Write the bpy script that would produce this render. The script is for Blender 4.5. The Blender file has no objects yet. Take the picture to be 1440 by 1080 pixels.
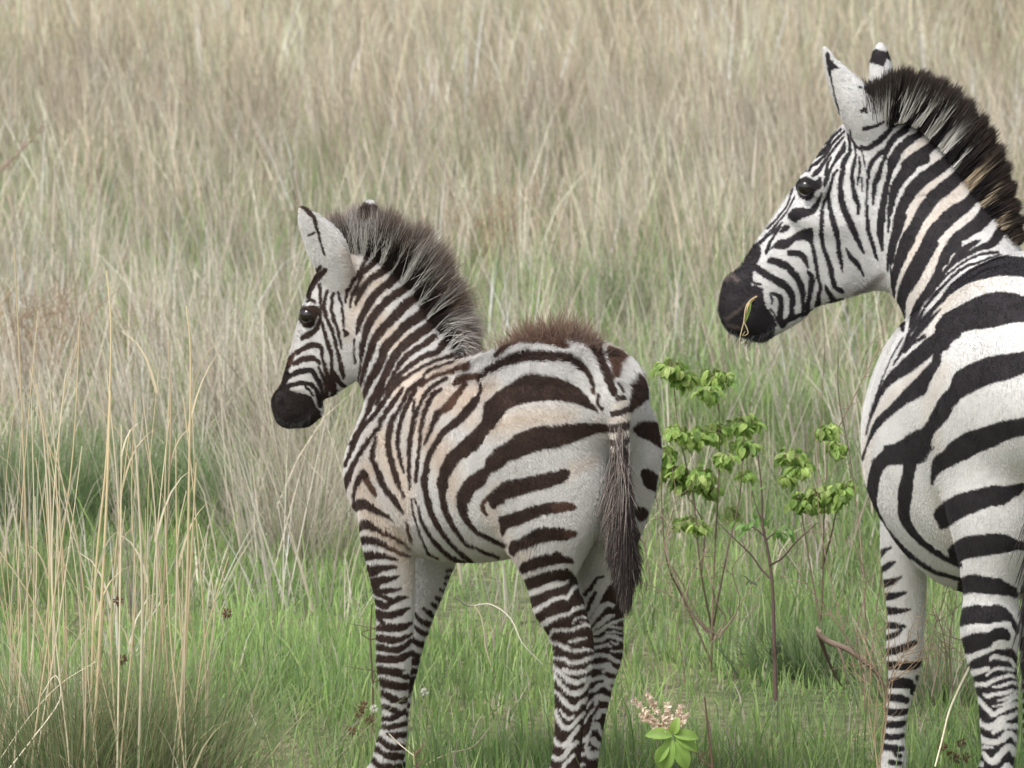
# Savanna scene: a zebra foal and an adult zebra in tall grass.
import bpy, math, random
import numpy as np
from mathutils import Vector
from mathutils.bvhtree import BVHTree

scene = bpy.context.scene
COL = scene.collection
rng = np.random.default_rng(11)
R = math.radians

# ------------------------------------------------------------------ camera
CAMZ = 2.42
PITCH = R(7.0)
FPX = 7700.0            # focal length in units of 1/1440 of the frame width
cam_d = bpy.data.cameras.new('camera')
cam = bpy.data.objects.new('camera', cam_d)
COL.objects.link(cam)
cam.location = (0, 0, CAMZ)
cam.rotation_euler = (R(90) - PITCH, 0, 0)
cam_d.sensor_width = 36.0
cam_d.lens = FPX / 1440.0 * 36.0
cam_d.clip_start = 0.5
cam_d.clip_end = 3000
cam_d.dof.use_dof = True
cam_d.dof.focus_distance = 12.05
cam_d.dof.aperture_fstop = 12.0
scene.camera = cam

# ------------------------------------------------------------------ sky, sun, exposure
SUN_EL, SUN_AZ = R(58), R(-70)      # azimuth measured from +Y towards +X
world = bpy.data.worlds.new('World')
scene.world = world
world.use_nodes = True
wn, wl = world.node_tree.nodes, world.node_tree.links
wn.clear()
sky = wn.new('ShaderNodeTexSky')
sky.sky_type = 'NISHITA'
sky.sun_disc = False
sky.sun_elevation = SUN_EL
sky.sun_rotation = SUN_AZ
sky.air_density = 1.0
sky.dust_density = 4.0
sky.ozone_density = 1.0
hsv = wn.new('ShaderNodeHueSaturation')
hsv.inputs['Saturation'].default_value = 0.35     # thin white overcast
bg = wn.new('ShaderNodeBackground')
bg.inputs['Strength'].default_value = 0.15
wo = wn.new('ShaderNodeOutputWorld')
wl.new(sky.outputs[0], hsv.inputs['Color'])
wl.new(hsv.outputs[0], bg.inputs['Color'])
wl.new(bg.outputs[0], wo.inputs['Surface'])
sun_d = bpy.data.lights.new('sun', 'SUN')
sun_d.energy = 1.5
sun_d.angle = R(20)
sun_d.color = (1.0, 0.98, 0.95)
sun = bpy.data.objects.new('sun', sun_d)
COL.objects.link(sun)
sdir = Vector((math.sin(SUN_AZ) * math.cos(SUN_EL), math.cos(SUN_AZ) * math.cos(SUN_EL), math.sin(SUN_EL)))
sdir = Vector((-0.35, -0.45, 0.82)).normalized()
SUN_EL = math.asin(sdir.z)
sky.sun_elevation = SUN_EL
sky.sun_rotation = math.atan2(sdir.x, sdir.y)
sun.rotation_euler = sdir.to_track_quat('Z', 'Y').to_euler()
scene.view_settings.view_transform = 'Standard'
scene.view_settings.look = 'None'
scene.view_settings.gamma = 1
scene.view_settings.exposure = 0.72
scene.cycles.use_denoising = True
scene.cycles.max_bounces = 6
scene.cycles.transparent_max_bounces = 8

# ------------------------------------------------------------------ helpers
SP, CP = math.sin(PITCH), math.cos(PITCH)

def at(px, py, Y):
    """world point at depth Y seen at photo position (px, py)"""
    u = (px - 720.0) / FPX
    v = (540.0 - py) / FPX
    dx, dy, dz = u, CP + v * SP, -SP + v * CP
    k = Y / dy
    return np.array([dx * k, Y, CAMZ + dz * k])

def proj(V):
    """photo position of world points (n,3)"""
    d = V - np.array([0, 0, CAMZ])
    w = d[:, 1] * CP - d[:, 2] * SP
    v = d[:, 1] * SP + d[:, 2] * CP
    return 720 + FPX * d[:, 0] / w, 540 - FPX * v / w

def tag(o, label=None, cat=None, group=None, kind=None):
    if label: o['label'] = label
    if cat: o['category'] = cat
    if group: o['group'] = group
    if kind: o['kind'] = kind
    return o

def empty(name, loc):
    o = bpy.data.objects.new(name, None)
    COL.objects.link(o)
    o.location = loc
    o.empty_display_size = 0.1
    return o

def setparent(o, p):
    if p is not None:
        o.parent = p
        o.location = Vector(o.location) - Vector(p.location)

def mesh_obj(name, V, F, mat, parent=None, colors=None, smooth=True, attrs=None):
    """V (n,3) world coordinates, F list/array of faces (tri or quad)"""
    me = bpy.data.meshes.new(name)
    V = np.asarray(V, dtype=np.float32)
    F = np.asarray(F, dtype=np.int32)
    k = F.shape[1]
    me.vertices.add(len(V))
    me.vertices.foreach_set('co', V.ravel())
    me.loops.add(F.size)
    me.loops.foreach_set('vertex_index', F.ravel())
    me.polygons.add(len(F))
    me.polygons.foreach_set('loop_start', np.arange(0, F.size, k, dtype=np.int32))
    if smooth:
        me.polygons.foreach_set('use_smooth', np.ones(len(F), dtype=bool))
    me.update(calc_edges=True)
    if colors is not None:
        a = me.attributes.new('Col', 'FLOAT_COLOR', 'POINT')
        c = np.ones((len(V), 4), dtype=np.float32)
        c[:, :3] = colors
        a.data.foreach_set('color', c.ravel())
    if mat: me.materials.append(mat)
    o = bpy.data.objects.new(name, me)
    COL.objects.link(o)
    if parent is not None:
        o.parent = parent
        o.matrix_parent_inverse.identity()
        o.location = -Vector(parent.location)
    return o

def merge(parts):
    """parts: list of (V, F, C)"""
    Vs, Fs, Cs, n = [], [], [], 0
    for V, F, C in parts:
        Vs.append(V); Fs.append(np.asarray(F) + n); Cs.append(C); n += len(V)
    return np.concatenate(Vs), np.concatenate(Fs), np.concatenate(Cs)

def new_mat(name):
    m = bpy.data.materials.new(name)
    m.use_nodes = True
    return m, m.node_tree.nodes, m.node_tree.links, m.node_tree.nodes['Principled BSDF']

def catmull(P, n):
    """dense Catmull-Rom through rows of P, n steps per span"""
    P = np.asarray(P, dtype=float)
    if len(P) < 2: return P
    Q = np.vstack([2 * P[0] - P[1], P, 2 * P[-1] - P[-2]])
    out = []
    t = np.linspace(0, 1, n, endpoint=False)[:, None]
    for i in range(1, len(Q) - 2):
        a, b, c, d = Q[i - 1], Q[i], Q[i + 1], Q[i + 2]
        out.append(0.5 * ((2 * b) + (c - a) * t + (2 * a - 5 * b + 4 * c - d) * t * t + (3 * b - a - 3 * c + d) * t ** 3))
    out.append(P[-1:])
    return np.vstack(out)

def strands(name, P, rad, col, mat, parent=None):
    """hair: P (n,k,3), rad (n,k) or (k,), col (n,k,3)"""
    n, k, _ = P.shape
    hc = bpy.data.hair_curves.new(name)
    hc.add_curves([k] * n)
    hc.attributes['position'].data.foreach_set('vector', P.astype(np.float32).ravel())
    r = hc.attributes.get('radius') or hc.attributes.new('radius', 'FLOAT', 'POINT')
    r.data.foreach_set('value', np.broadcast_to(rad, (n, k)).astype(np.float32).ravel())
    a = hc.attributes.new('Col', 'FLOAT_COLOR', 'POINT')
    c = np.ones((n, k, 4), dtype=np.float32)
    c[:, :, :3] = col
    a.data.foreach_set('color', c.ravel())
    hc.materials.append(mat)
    o = bpy.data.objects.new(name, hc)
    COL.objects.link(o)
    if parent is not None:
        o.parent = parent
        o.location = -Vector(parent.location)
    return o

# ------------------------------------------------------------------ body sculpting: smooth union of swept ellipses on a grid
class Sculpt:
    def __init__(self, lo, hi, h):
        self.lo = np.array(lo, float); self.h = h
        self.n = np.ceil((np.array(hi) - self.lo) / h).astype(int) + 1
        self.D = np.full(self.n, 1.0, dtype=np.float32)
        self.B = np.full(self.n, 9.0, dtype=np.float32)   # nearest raw distance
        self.Lb = np.zeros(self.n, dtype=np.int8)

    def box(self, lo, hi):
        a = np.clip(np.floor((lo - self.lo) / self.h).astype(int), 0, self.n - 1)
        b = np.clip(np.ceil((hi - self.lo) / self.h).astype(int) + 1, 1, self.n)
        return a, b

    def coords(self, a, b):
        ax = [self.lo[i] + self.h * np.arange(a[i], b[i], dtype=np.float32) for i in range(3)]
        return ax[0][:, None, None], ax[1][None, :, None], ax[2][None, None, :]

    def field(self, st, L, k, steps):
        """swept ellipse chain; st rows: x y z r_lateral r_other.  L lateral direction"""
        st = np.array([[*p[0], p[1], p[2]] for p in st], float)
        if steps > 1: st = catmull(st, steps)
        m = 2.2 * k + 0.02
        R_ = st[:, 3:5].max(axis=1)[:, None]
        a, b = self.box((st[:, :3] - R_).min(0) - m, (st[:, :3] + R_).max(0) + m)
        out = np.full(b - a, 1.0, dtype=np.float32)
        if len(st) == 1: st = np.vstack([st, st + 1e-5])
        for i in range(len(st) - 1):
            A, Bq = st[i], st[i + 1]
            r = max(A[3:5].max(), Bq[3:5].max()) + m
            sa, sb = self.box(np.minimum(A[:3], Bq[:3]) - r, np.maximum(A[:3], Bq[:3]) + r)
            sa = np.maximum(sa, a); sb = np.minimum(sb, b)
            if (sb <= sa).any(): continue
            X, Y, Z = self.coords(sa, sb)
            d = Bq[:3] - A[:3]; dd = float(d @ d) + 1e-12
            X = X - A[0]; Y = Y - A[1]; Z = Z - A[2]
            t = np.clip((X * d[0] + Y * d[1] + Z * d[2]) / dd, 0, 1)
            qx = X - t * d[0]; qy = Y - t * d[1]; qz = Z - t * d[2]
            l = qx * L[0] + qy * L[1] + qz * L[2]
            rl = A[3] + t * (Bq[3] - A[3]); rv = A[4] + t * (Bq[4] - A[4])
            q2 = qx * qx + qy * qy + qz * qz
            f = np.sqrt((l / rl) ** 2 + np.maximum(q2 - l * l, 0) / rv ** 2)
            qn = np.sqrt(q2)
            dist = np.where(f > 0.05, qn * (1 - 1 / np.maximum(f, 0.05)), -np.minimum(rl, rv)).astype(np.float32)
            sl = tuple(slice(sa[j] - a[j], sb[j] - a[j]) for j in range(3))
            out[sl] = np.minimum(out[sl], dist)
        return a, b, out

    def add(self, st, L, k=0.02, lab=0, steps=5):
        L = np.array(L, float); L /= np.linalg.norm(L)
        a, b, d = self.field(st, L, k, steps)
        sl = tuple(slice(a[j], b[j]) for j in range(3))
        D = self.D[sl]
        h = np.clip(k - np.abs(D - d), 0, None) / k
        self.D[sl] = np.minimum(D, d) - h * h * k * 0.25
        near = d < self.B[sl]
        self.B[sl] = np.where(near, d, self.B[sl])
        self.Lb[sl] = np.where(near, lab, self.Lb[sl])

    def cut(self, st, L, k=0.01, steps=5):
        L = np.array(L, float); L /= np.linalg.norm(L)
        a, b, d = self.field(st, L, k, steps)
        sl = tuple(slice(a[j], b[j]) for j in range(3))
        D = self.D[sl]; d = -d
        h = np.clip(k - np.abs(D - d), 0, None) / k
        self.D[sl] = np.maximum(D, d) + h * h * k * 0.25

    def mesh(self):
        D = self.D; S = D < 0
        nx, ny, nz = D.shape
        c = np.zeros((nx - 1, ny - 1, nz - 1), dtype=np.uint8)
        for i in (0, 1):
            for j in (0, 1):
                for k in (0, 1):
                    c += S[i:nx - 1 + i, j:ny - 1 + j, k:nz - 1 + k]
        act = np.argwhere((c > 0) & (c < 8))
        idx = np.full(c.shape, -1, dtype=np.int32)
        idx[tuple(act.T)] = np.arange(len(act))
        cor = {}
        for i in (0, 1):
            for j in (0, 1):
                for k in (0, 1):
                    cor[(i, j, k)] = D[act[:, 0] + i, act[:, 1] + j, act[:, 2] + k]
        acc = np.zeros((len(act), 3)); cnt = np.zeros(len(act))
        keys = list(cor)
        for p in keys:
            for ax in range(3):
                if p[ax] == 0:
                    q = list(p); q[ax] = 1; q = tuple(q)
                    d0, d1 = cor[p], cor[q]
                    m = (d0 < 0) != (d1 < 0)
                    t = np.where(m, d0 / np.where(m, d0 - d1, 1), 0)
                    pt = np.tile(np.array(p, float), (len(act), 1)); pt[:, ax] = t
                    acc += pt * m[:, None]; cnt += m
        V = (act + acc / cnt[:, None]) * self.h + self.lo
        F = []
        for ax in range(3):
            sl0 = [slice(1, -1)] * 3; sl1 = [slice(1, -1)] * 3
            sl0[ax] = slice(0, -1); sl1[ax] = slice(1, None)
            s0, s1 = S[tuple(sl0)], S[tuple(sl1)]
            e = np.argwhere(s0 != s1)
            off = np.ones(3, int); off[ax] = 0
            e = e + off
            flip = S[tuple(e.T)]
            u, v = [(1, 2), (2, 0), (0, 1)][ax]
            def cell(du, dv):
                q = e.copy(); q[:, u] -= du; q[:, v] -= dv
                return idx[tuple(q.T)]
            q = np.stack([cell(1, 1), cell(0, 1), cell(0, 0), cell(1, 0)], 1)
            q[~flip] = q[~flip][:, ::-1]
            F.append(q)
        F = np.concatenate(F)
        F = F[(F >= 0).all(1)]
        lab = self.Lb[act[:, 0], act[:, 1], act[:, 2]]
        return V, F, lab

def relax(V, F, n, lam=0.5):
    E = np.concatenate([F[:, [0, 1]], F[:, [1, 2]], F[:, [2, 3]], F[:, [3, 0]]])
    deg = np.bincount(E.ravel(), minlength=len(V)).astype(float)
    for it in range(n):
        for l in (lam, -lam * 1.04):
            acc = np.zeros_like(V)
            for j in range(3):
                acc[:, j] = np.bincount(E[:, 0], weights=V[E[:, 1], j], minlength=len(V)) + \
                            np.bincount(E[:, 1], weights=V[E[:, 0], j], minlength=len(V))
            V = V + l * (acc / np.maximum(deg, 1)[:, None] - V)
    return V

def split_quads(V, F, lab):
    """one round of linear subdivision of a quad mesh, then it is relaxed by the caller"""
    n = len(V)
    E = np.concatenate([F[:, [0, 1]], F[:, [1, 2]], F[:, [2, 3]], F[:, [3, 0]]])
    Es = np.sort(E, 1)
    key = Es[:, 0].astype(np.int64) * n + Es[:, 1]
    uk, first, inv = np.unique(key, return_index=True, return_inverse=True)
    em = V[Es[first]].mean(1)
    fm = V[F].mean(1)
    m = len(F)
    ei = inv.reshape(4, m).T + n
    fi = np.arange(m) + n + len(uk)
    Fn = np.concatenate([np.stack([F[:, i], ei[:, i], fi, ei[:, (i + 3) % 4]], 1) for i in range(4)])
    return np.vstack([V, em, fm]), Fn, np.concatenate([lab, lab[Es[first, 0]], lab[F[:, 0]]])

def vnormals(V, F):
    a = np.cross(V[F[:, 2]] - V[F[:, 0]], V[F[:, 3]] - V[F[:, 1]])
    N = np.zeros_like(V)
    for i in range(4):
        for j in range(3):
            N[:, j] += np.bincount(F[:, i], weights=a[:, j], minlength=len(V))
    return N / np.maximum(np.linalg.norm(N, axis=1), 1e-12)[:, None]
# ------------------------------------------------------------------ coat patterns
# Each stripe is a stroke (x y width triples) or a filled patch (x y pairs); d/D dark, w/W pale, r/R russet, t soft tan, g soft grey.
ORI = {'p': (0, 0, 1), 'c1': (370, 270, 7.2), 'c2': (370, 400, 7.2), 'c3': (540, 270, 7.2), 'c4': (540, 400, 7.2), 'c5': (470, 530, 7.2),
       'c6': (640, 420, 7.2), 'c7': (780, 420, 7.2), 'c8': (640, 550, 7.2), 'e1': (470, 660, 7.2), 'e2': (600, 660, 7.2),
       'e3': (680, 680, 7.2), 'e4': (780, 540, 7.2), 'e5': (780, 690, 7.2), 'e6': (500, 780, 7.2), 'e7': (500, 930, 7.2),
       'e8': (370, 500, 7.2), 'g1': (720, 800, 7.2), 'g2': (740, 930, 7.2),
       'a1': (1100, 50, 7.2), 'a2': (1080, 180, 7.2), 'a3': (1000, 310, 7.2), 'a4': (1120, 310, 7.2), 'a5': (1240, 80, 7.2),
       'a6': (1240, 220, 7.2), 'a7': (1240, 340, 7.2), 'b1': (1200, 470, 6), 'b2': (1200, 630, 6), 'b3': (1220, 750, 7.2),
       'b4': (1220, 900, 6), 'b5': (1320, 780, 7.2), 'b6': (1320, 920, 6.75)}

FOAL_RIGHT_HAUNCH = """
c7 R 530 570 610 470 670 540 715 620 660 690 640 790 600 800 580 700
p D 888 538 898 528 908 538 918 552 922 562 912 561 904 564 895 573 883 578 886 565 888 555
e4 D 800 430 850 390 950 385 1060 410 1110 480 1120 600 1100 660 1000 600 920 550 840 510 790 460
e4 D 880 870 930 860 1000 900 1050 950 1040 1080 950 1060 900 1000 880 930
e5 D 790 190 840 170 920 190 920 260 870 310 800 230
e5 D 750 420 840 430 860 500 810 570 750 480
"""
FOAL_A = """
p d 457 380 5 448 390 7 438 403 7 434 418 5
p d 451 375 4 441 388 5
c2 d 575 0 22 580 150 22 580 300 24 545 440 40 480 500 52 400 540 45
c2 D 385 245 420 232 500 228 552 240 550 300 525 340 515 400 480 425 440 430 405 410 380 350
c2 d 455 175 25 500 165 38 520 185 25
c2 d 650 60 18 620 200 26 640 330 28 700 470 26 740 620 26 765 740 32 800 870 40 815 940 25
c2 d 710 90 22 690 230 28 715 350 26 760 470 22 790 600 16 800 650 8
c2 d 757 80 12 795 200 14 810 350 14 820 430 10
c2 d 600 380 18 620 480 30 650 580 38 690 700 30 695 830 30 700 950 45
c2 d 350 690 42 430 640 45 520 610 48 590 640 30 600 740 20 630 850 30 660 940 34
c2 d 310 810 30 400 760 45 500 745 50 560 780 28 570 810 16
c2 d 560 840 14 600 920 24 640 1040 26 640 1120 24
c2 d 270 930 42 350 890 50 450 870 48 510 890 38 550 960 36 590 1040 34
c2 d 230 1045 45 320 1010 42 420 1000 42 500 1020 26 545 1070 30
c2 d 885 0 22 850 80 20 835 180 12
c2 d 940 20 18 900 120 18 880 230 14
c2 d 930 560 10 920 700 10 935 800 8
g? 
c2 d 815 465 22 840 490 40 830 510 22
c1 d 1085 600 36 1020 720 36 960 830 22 900 910 28 870 1000 18
c1 d 965 560 26 978 620 22
c1 d 1240 500 100 1180 660 60 1080 750 52 1000 830 34 960 930 22 930 1040 16
c1 d 1440 560 70 1300 720 88 1200 820 68 1090 880 62 1010 980 58 960 1080 30
c2 d 990 60 55 950 170 26 940 210 10
p d 604 340 12 589 353 13 575 370 12 558 387 12 548 398 11 539 404 10 527 415 10 516 432 9 507 450 8 503 464 5 502 470 2
p d 622 360 12 609 370 12 596 388 11 582 399 10 564 409 10 551 418 10 539 429 10 527 443 11 517 460 10 513 475 8 510 489 6 509 500 4 507 518 2 505 539 2
p d 600 402 12 586 418 11 576 425 11 568 431 12 554 447 12 540 461 12 527 478 10 521 496 9 516 511 7 512 528 5 509 544 2
p d 618 408 14 602 428 14 589 446 13 572 457 12 555 475 11 542 489 12 537 505 11 530 521 10 521 535 9 517 547 7 514 560 4
p d 629 428 14 612 449 14 600 462 13 586 472 12 568 486 12 552 506 11 543 525 10 538 536 9 532 549 9 525 562 8 521 573 6 516 585 3
p d 610 474 9 600 482 8 593 487 8 577 497 7 561 514 6 551 533 5 544 547 4 538 556 2
p d 625 482 10 614 496 8 600 500 7 586 508 6 568 522 6 554 537 4 545 549 2
p d 640 500 7 622 505 4 605 511 4 588 520 4 572 531 3 560 542 2
p d 645 508 5 625 514 3 606 520 4 596 528 2
p r 660 518 9 640 522 6 620 527 4 606 533 4 592 542 5
p r 676 530 8 655 533 9 640 540 5
p d 553 534 3 539 551 4 530 569 3
p d 567 533 5 553 545 6 545 558 6 537 570 6 526 586 6 512 601 5 502 619 5 494 636 4 487 655 3
p d 516 586 3 503 608 3 494 625 2
p d 566 547 4 559 559 6 548 573 6 538 590 6 534 601 5 524 613 5 513 630 5 502 647 6 494 663 7 489 676 7
p d 530 616 3 526 630 5 524 644 6 530 658 6 537 673 6
p d 595 533 5 587 540 6 576 548 5 567 565 4 560 579 4 552 592 7 548 608 8 546 624 7 549 641 7 555 662 7 560 677 6
p d 584 548 6 573 569 5 567 583 5 562 602 5 560 622 5 562 638 4 566 655 3 568 664 2
p d 627 533 5 609 544 5 598 556 5 591 570 4 584 586 7 580 605 6 577 624 6 576 647 4 576 669 4
p d 583 563 2 581 579 3
p d 621 548 4 610 555 6 602 570 6 596 588 6 592 609 5 591 627 4 588 644 4 587 662 4 585 677 4
p r 655 541 6 641 558 9 630 573 10 617 581 8 
p d 617 581 8 610 597 6 603 613 4 598 624 3
p d 670 563 10 657 579 11 641 595 10 624 608 8 614 623 7 605 640 7 600 655 7 598 674 6
p d 678 548 3 674 556 4 668 569 8 662 574 8
e1 d 190 0 45 150 100 45 130 200 20 135 260 8
e1 d 300 30 50 250 120 50 220 200 35 205 280 22 210 370 14
e1 d 305 40 60 350 130 60 
e1 r 350 130 55 390 200 45 430 265 22
e1 d 440 0 55 480 120 55 540 220 50 610 300 50 670 390 35 700 430 15
e1 d 600 0 50 640 100 40 680 200 25 710 280 12
e1 d 755 0 25 765 100 20 765 200 12
e1 d 840 0 20 835 90 12
e1 d 230 370 50 255 355 110 330 360 85 400 400 60 480 440 40 560 480 25 600 510 8
e1 d 270 590 60 330 555 95 420 600 50 500 640 35
e1 r 500 640 35 600 690 30 700 740 25 760 800 12
e1 d 250 720 70 360 715 80 450 740 60 550 790 40 
e1 r 550 790 40 650 840 30 760 880 16
e1 d 290 880 90 400 870 80 500 880 55 580 895 30 640 915 10
e1 r 740 540 18 760 640 18 790 720 10
e1 d 820 300 8 860 400 12 880 490 22 930 590 25 980 680 25 1040 760 30 1140 850 40 1240 910 35 1330 940 20
e1 d 790 300 6 800 420 8 850 600 8 900 720 10 960 850 15 1050 890 10
e1 d 940 0 55 915 100 60 930 220 55 960 350 55 1010 500 50 1080 610 45 1130 690 40 1200 770 30 1290 850 35 1390 930 35
p D 640 632 647 624 658 614 668 606 677 596 681 585 684 568 704 550 720 540 737 531 751 529 765 531 780 533 793 537 814 548 834 570 839 577 837 577 814 567 800 564 786 562 772 562 758 563 745 565 730 568 712 576 700 593 692 602 684 611 680 619 675 627 668 633 658 640 647 647 640 655 634 665 630 675 628 690 620 690 616 680 618 668 621 658 630 641
e2 d 205 0 95 165 120 80 160 250 60 190 400 55 250 530 50 320 640 40 400 750 22 500 790 20 600 840 22 720 880 25
p D 644 700 648 689 656 677 665 668 674 662 682 657 686 646 698 632 715 622 723 614 737 607 758 601 772 600 786 599 807 596 840 596 852 598 855 605 840 607 826 612 814 617 800 622 786 626 772 629 758 632 737 639 723 645 714 646 709 653 700 660 690 664 684 672 682 679 674 686 666 692 662 700 655 712 644 712
e2 d 590 30 100 540 80 110 440 150 110 370 250 100 360 360 95 390 470 65 440 560 45 520 640 35 620 690 30 720 740 35 800 770 30
e2 r 610 290 40 570 350 36 580 420 30 610 460 20
p t 840 598 10 850 602 12 858 606 8
e2 D 620 270 700 200 760 150 830 110 950 95 1100 65 1250 30 1420 10 1430 60 1400 110 1300 150 1150 200 1000 235 880 280 790 290 780 340 720 350 680 395 640 340
p t 798 666 10 812 658 10 826 652 7 834 648 4
e3 D 160 345 280 315 380 285 480 240 600 215 740 195 760 250 740 298 680 295 560 325 430 380 330 425 240 450 210 520 180 470
e3 r 730 245 90 800 235 90 870 235 70 920 240 35
e3 D 290 590 380 560 480 500 580 455 700 450 830 465 880 500 860 560 800 570 700 570 580 590 450 640 340 680 310 720 275 670
e3 r 850 512 80 900 510 60 940 505 25
e3 D 385 830 430 790 520 745 620 720 690 715 750 700 820 740 890 760 885 800 800 795 680 815 560 840 470 870 410 895 385 860
p D 735 817 760 808 785 802 802 803 808 815 812 830 825 855 850 880 850 1210 710 1210 730 900
g1 w 150 250 60 300 210 60 420 160 65 520 140 50 570 125 20
g1 w 210 440 60 330 370 50 430 310 45 520 290 40 555 300 35 590 230 40 640 175 35
g1 w 290 580 50 400 510 50 500 470 40 590 450 40 640 400 45 710 390 40
g1 w 395 670 25 430 620 35 550 615 40 640 600 35 720 575 30 800 575 25
g1 w 620 550 15 640 500 20 700 485 25 760 500 18
g1 w 690 540 8 740 545 12
g1 w 580 735 25 660 715 35 750 700 20
g1 w 340 670 30 370 690 30 420 730 30 500 770 35 580 810 40 650 825 35 740 815 35 820 820 15
g1 w 375 835 40 430 825 15
g1 w 430 885 20 520 910 40 620 945 45 720 930 40 810 885 35
g1 w 400 940 25 470 1020 30 530 1070 35
g1 w 520 1010 30 620 1045 45 720 1040 45 800 990 40
g2 w 250 0 35 330 90 40 420 180 50 500 210 55 570 195 45 640 150 30
g2 w 370 85 20 450 115 40 530 115 50 600 90 45 660 50 40
g2 w 290 120 30 360 230 45 440 310 55 510 325 55 580 280 45 640 180 25
g2 w 305 290 30 370 380 50 440 455 55 490 475 50 560 415 50 610 370 35
g2 w 350 490 20 400 560 35 450 580 35 490 550 15
g2 w 310 490 30 340 600 45 400 680 50 460 660 45 520 590 40 570 530 40
g2 w 275 780 40 350 850 50 410 840 55 470 750 45 530 670 45
g2 w 225 940 40 330 990 50 390 960 50 440 880 45 510 820 50
g2 w 210 1080 40 300 1120 40 360 1090 40 400 1040 40 480 950 40
e6 D 90 120 240 110 420 120 330 150 240 180 200 210 120 210
e6 D 130 250 260 230 430 215 380 250 300 280 240 310 220 345 170 330
e6 d 240 365 26 330 365 46 450 345 20
e6 d 180 360 30 230 400 40 300 430 40 360 460 40 440 445 45 510 430 18
e6 d 200 465 40 290 520 60 350 490 50 400 465 40
e6 d 220 570 40 300 615 70 400 600 65 480 570 45 540 545 15
e6 d 225 630 28 290 700 26
e6 d 225 750 50 330 740 75 430 740 75 510 720 50 555 695 20
e6 d 220 835 55 320 860 70 430 865 60 520 830 35 560 800 15
e6 d 220 930 65 340 960 60 450 955 55 530 900 30 560 870 20
e6 d 220 1050 75 350 1060 70 450 1050 75 530 1010 50 570 1000 40
e7 d 230 75 70 350 100 75 450 120 80 560 150 60
e7 w 490 115 20 530 110 40 550 130 20
e7 d 255 200 75 370 240 75 470 255 70 550 250 60
e7 d 280 320 60 380 380 65 460 400 55 530 380 50
e7 d 280 450 50 370 485 45 450 520 45 510 500 40
e7 d 275 575 45 360 580 45 430 550 40 500 510 40
e7 d 280 660 40 370 665 45 500 630 40
e7 d 330 740 30 420 750 60 495 740 50
e7 d 240 780 60 310 840 50 380 870 60 480 870 50
e7 d 210 870 50 280 930 50 350 960 70 480 960 60
e7 d 180 990 50 240 1060 50 330 1060 50 470 1060 40
p d 515 1092 7 545 1090 7 570 1088 7
e8 D 225 130 265 190 230 290 240 340 330 385 400 400 460 430 500 510 550 570 570 640 450 760 200 790 40 640 40 300 110 230 170 170
e8 g 240 345 30 330 365 40 420 375 20
e8 r 320 -30 26 290 30 36 255 90 60 232 130 50
e8 d 480 300 24 530 340 28 560 420 35 575 500 50
e8 d 430 320 16 480 360 16 510 400 16
e8 d 400 400 15 470 420 25 510 510 25 560 570 24
e8 d 500 160 40 550 240 40 590 310 35 600 400 40 640 440 70 680 480 50
e8 d 580 150 20 620 230 25 650 310 25 640 400 30
e8 d 690 240 60 700 320 80 715 360 60 690 420 20
e8 d 720 180 30 760 250 50 800 290 40 830 310 20
c1 d 375 130 30 450 190 36 510 260 36 540 340 20 580 500 12 625 640 12
c1 r 340 150 20 350 120 20
c1 d 460 440 10 500 425 14 520 410 8
c1 D 950 200 1000 125 1100 130 1190 160 1235 260 1200 300 1150 260 1100 230 1040 270 1000 320 950 280
c1 d 990 280 50 1010 420 60 1030 500 40
c1 d 1150 380 40 1140 520 40
c1 t 345 140 26 370 130 20
c6 r 430 590 40 540 490 60 650 435 80 800 420 100 950 430 100 1080 470 70 1140 500 30
c6 d 260 950 20 260 830 24 290 790 36 400 710 66 550 640 80 750 595 90 950 590 90 1150 620 80 1280 700 62 1370 800 44 1410 930 20
c7 d 150 200 100 250 270 130 330 380 130 420 500 110 480 650 80 540 800 80 600 960 50
c7 d 640 860 16 690 940 16
c7 r 380 930 20 400 960 18
e4 d 440 110 22 440 200 22 480 250 22
p t 640 515 20 600 525 30 560 545 34 600 560 40 650 560 40 690 545 24
p t 560 480 40 520 440 30 500 400 24 530 400 30
p t 590 600 40 620 640 40 640 700 20
p t 690 600 30 740 590 30 800 585 20
p t 520 660 30 505 700 24 530 740 30 560 760 30
p t 540 620 40 560 660 40 570 720 20
g? 
p t 560 750 20 570 790 20 575 830 10
p t 700 690 14 690 720 12 712 760 8 725 790 8
p t 520 700 20 540 740 18 560 780 14
p t 660 590 20 650 570 20
p t 740 780 10 742 800 8
p t 490 360 14 500 395 12 490 470 12
"""
FOAL_RF = """
e6 d 930 160 30 1000 140 15
e6 d 910 230 25 1000 195 30
e6 d 905 290 20 940 280 30
e6 d 860 350 20 910 380 44
e6 d 820 430 30 870 470 50
e6 d 770 490 20 850 550 50
e6 d 690 540 15 740 590 45 800 630 50
e6 d 600 600 15 670 670 45 760 710 60
e6 d 600 720 15 640 770 40 730 810 50
e6 d 560 820 15 600 880 50 690 920 60
e6 d 545 960 25 590 1010 50 660 1040 60
e6 d 520 1080 60 640 1090 60
e7 d 520 20 60 640 10 45
e7 d 520 110 60 660 90 50
e7 d 520 210 90 620 190 80
e7 d 480 350 80 570 290 70
e7 d 460 450 50 600 440 50
e7 d 460 540 50 600 530 50
e7 d 440 640 50 600 620 50
e7 d 420 740 50 600 720 50
e7 d 400 850 50 600 830 50
e7 d 400 950 50 600 930 50
e7 d 380 1060 50 600 1040 50
"""
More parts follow.
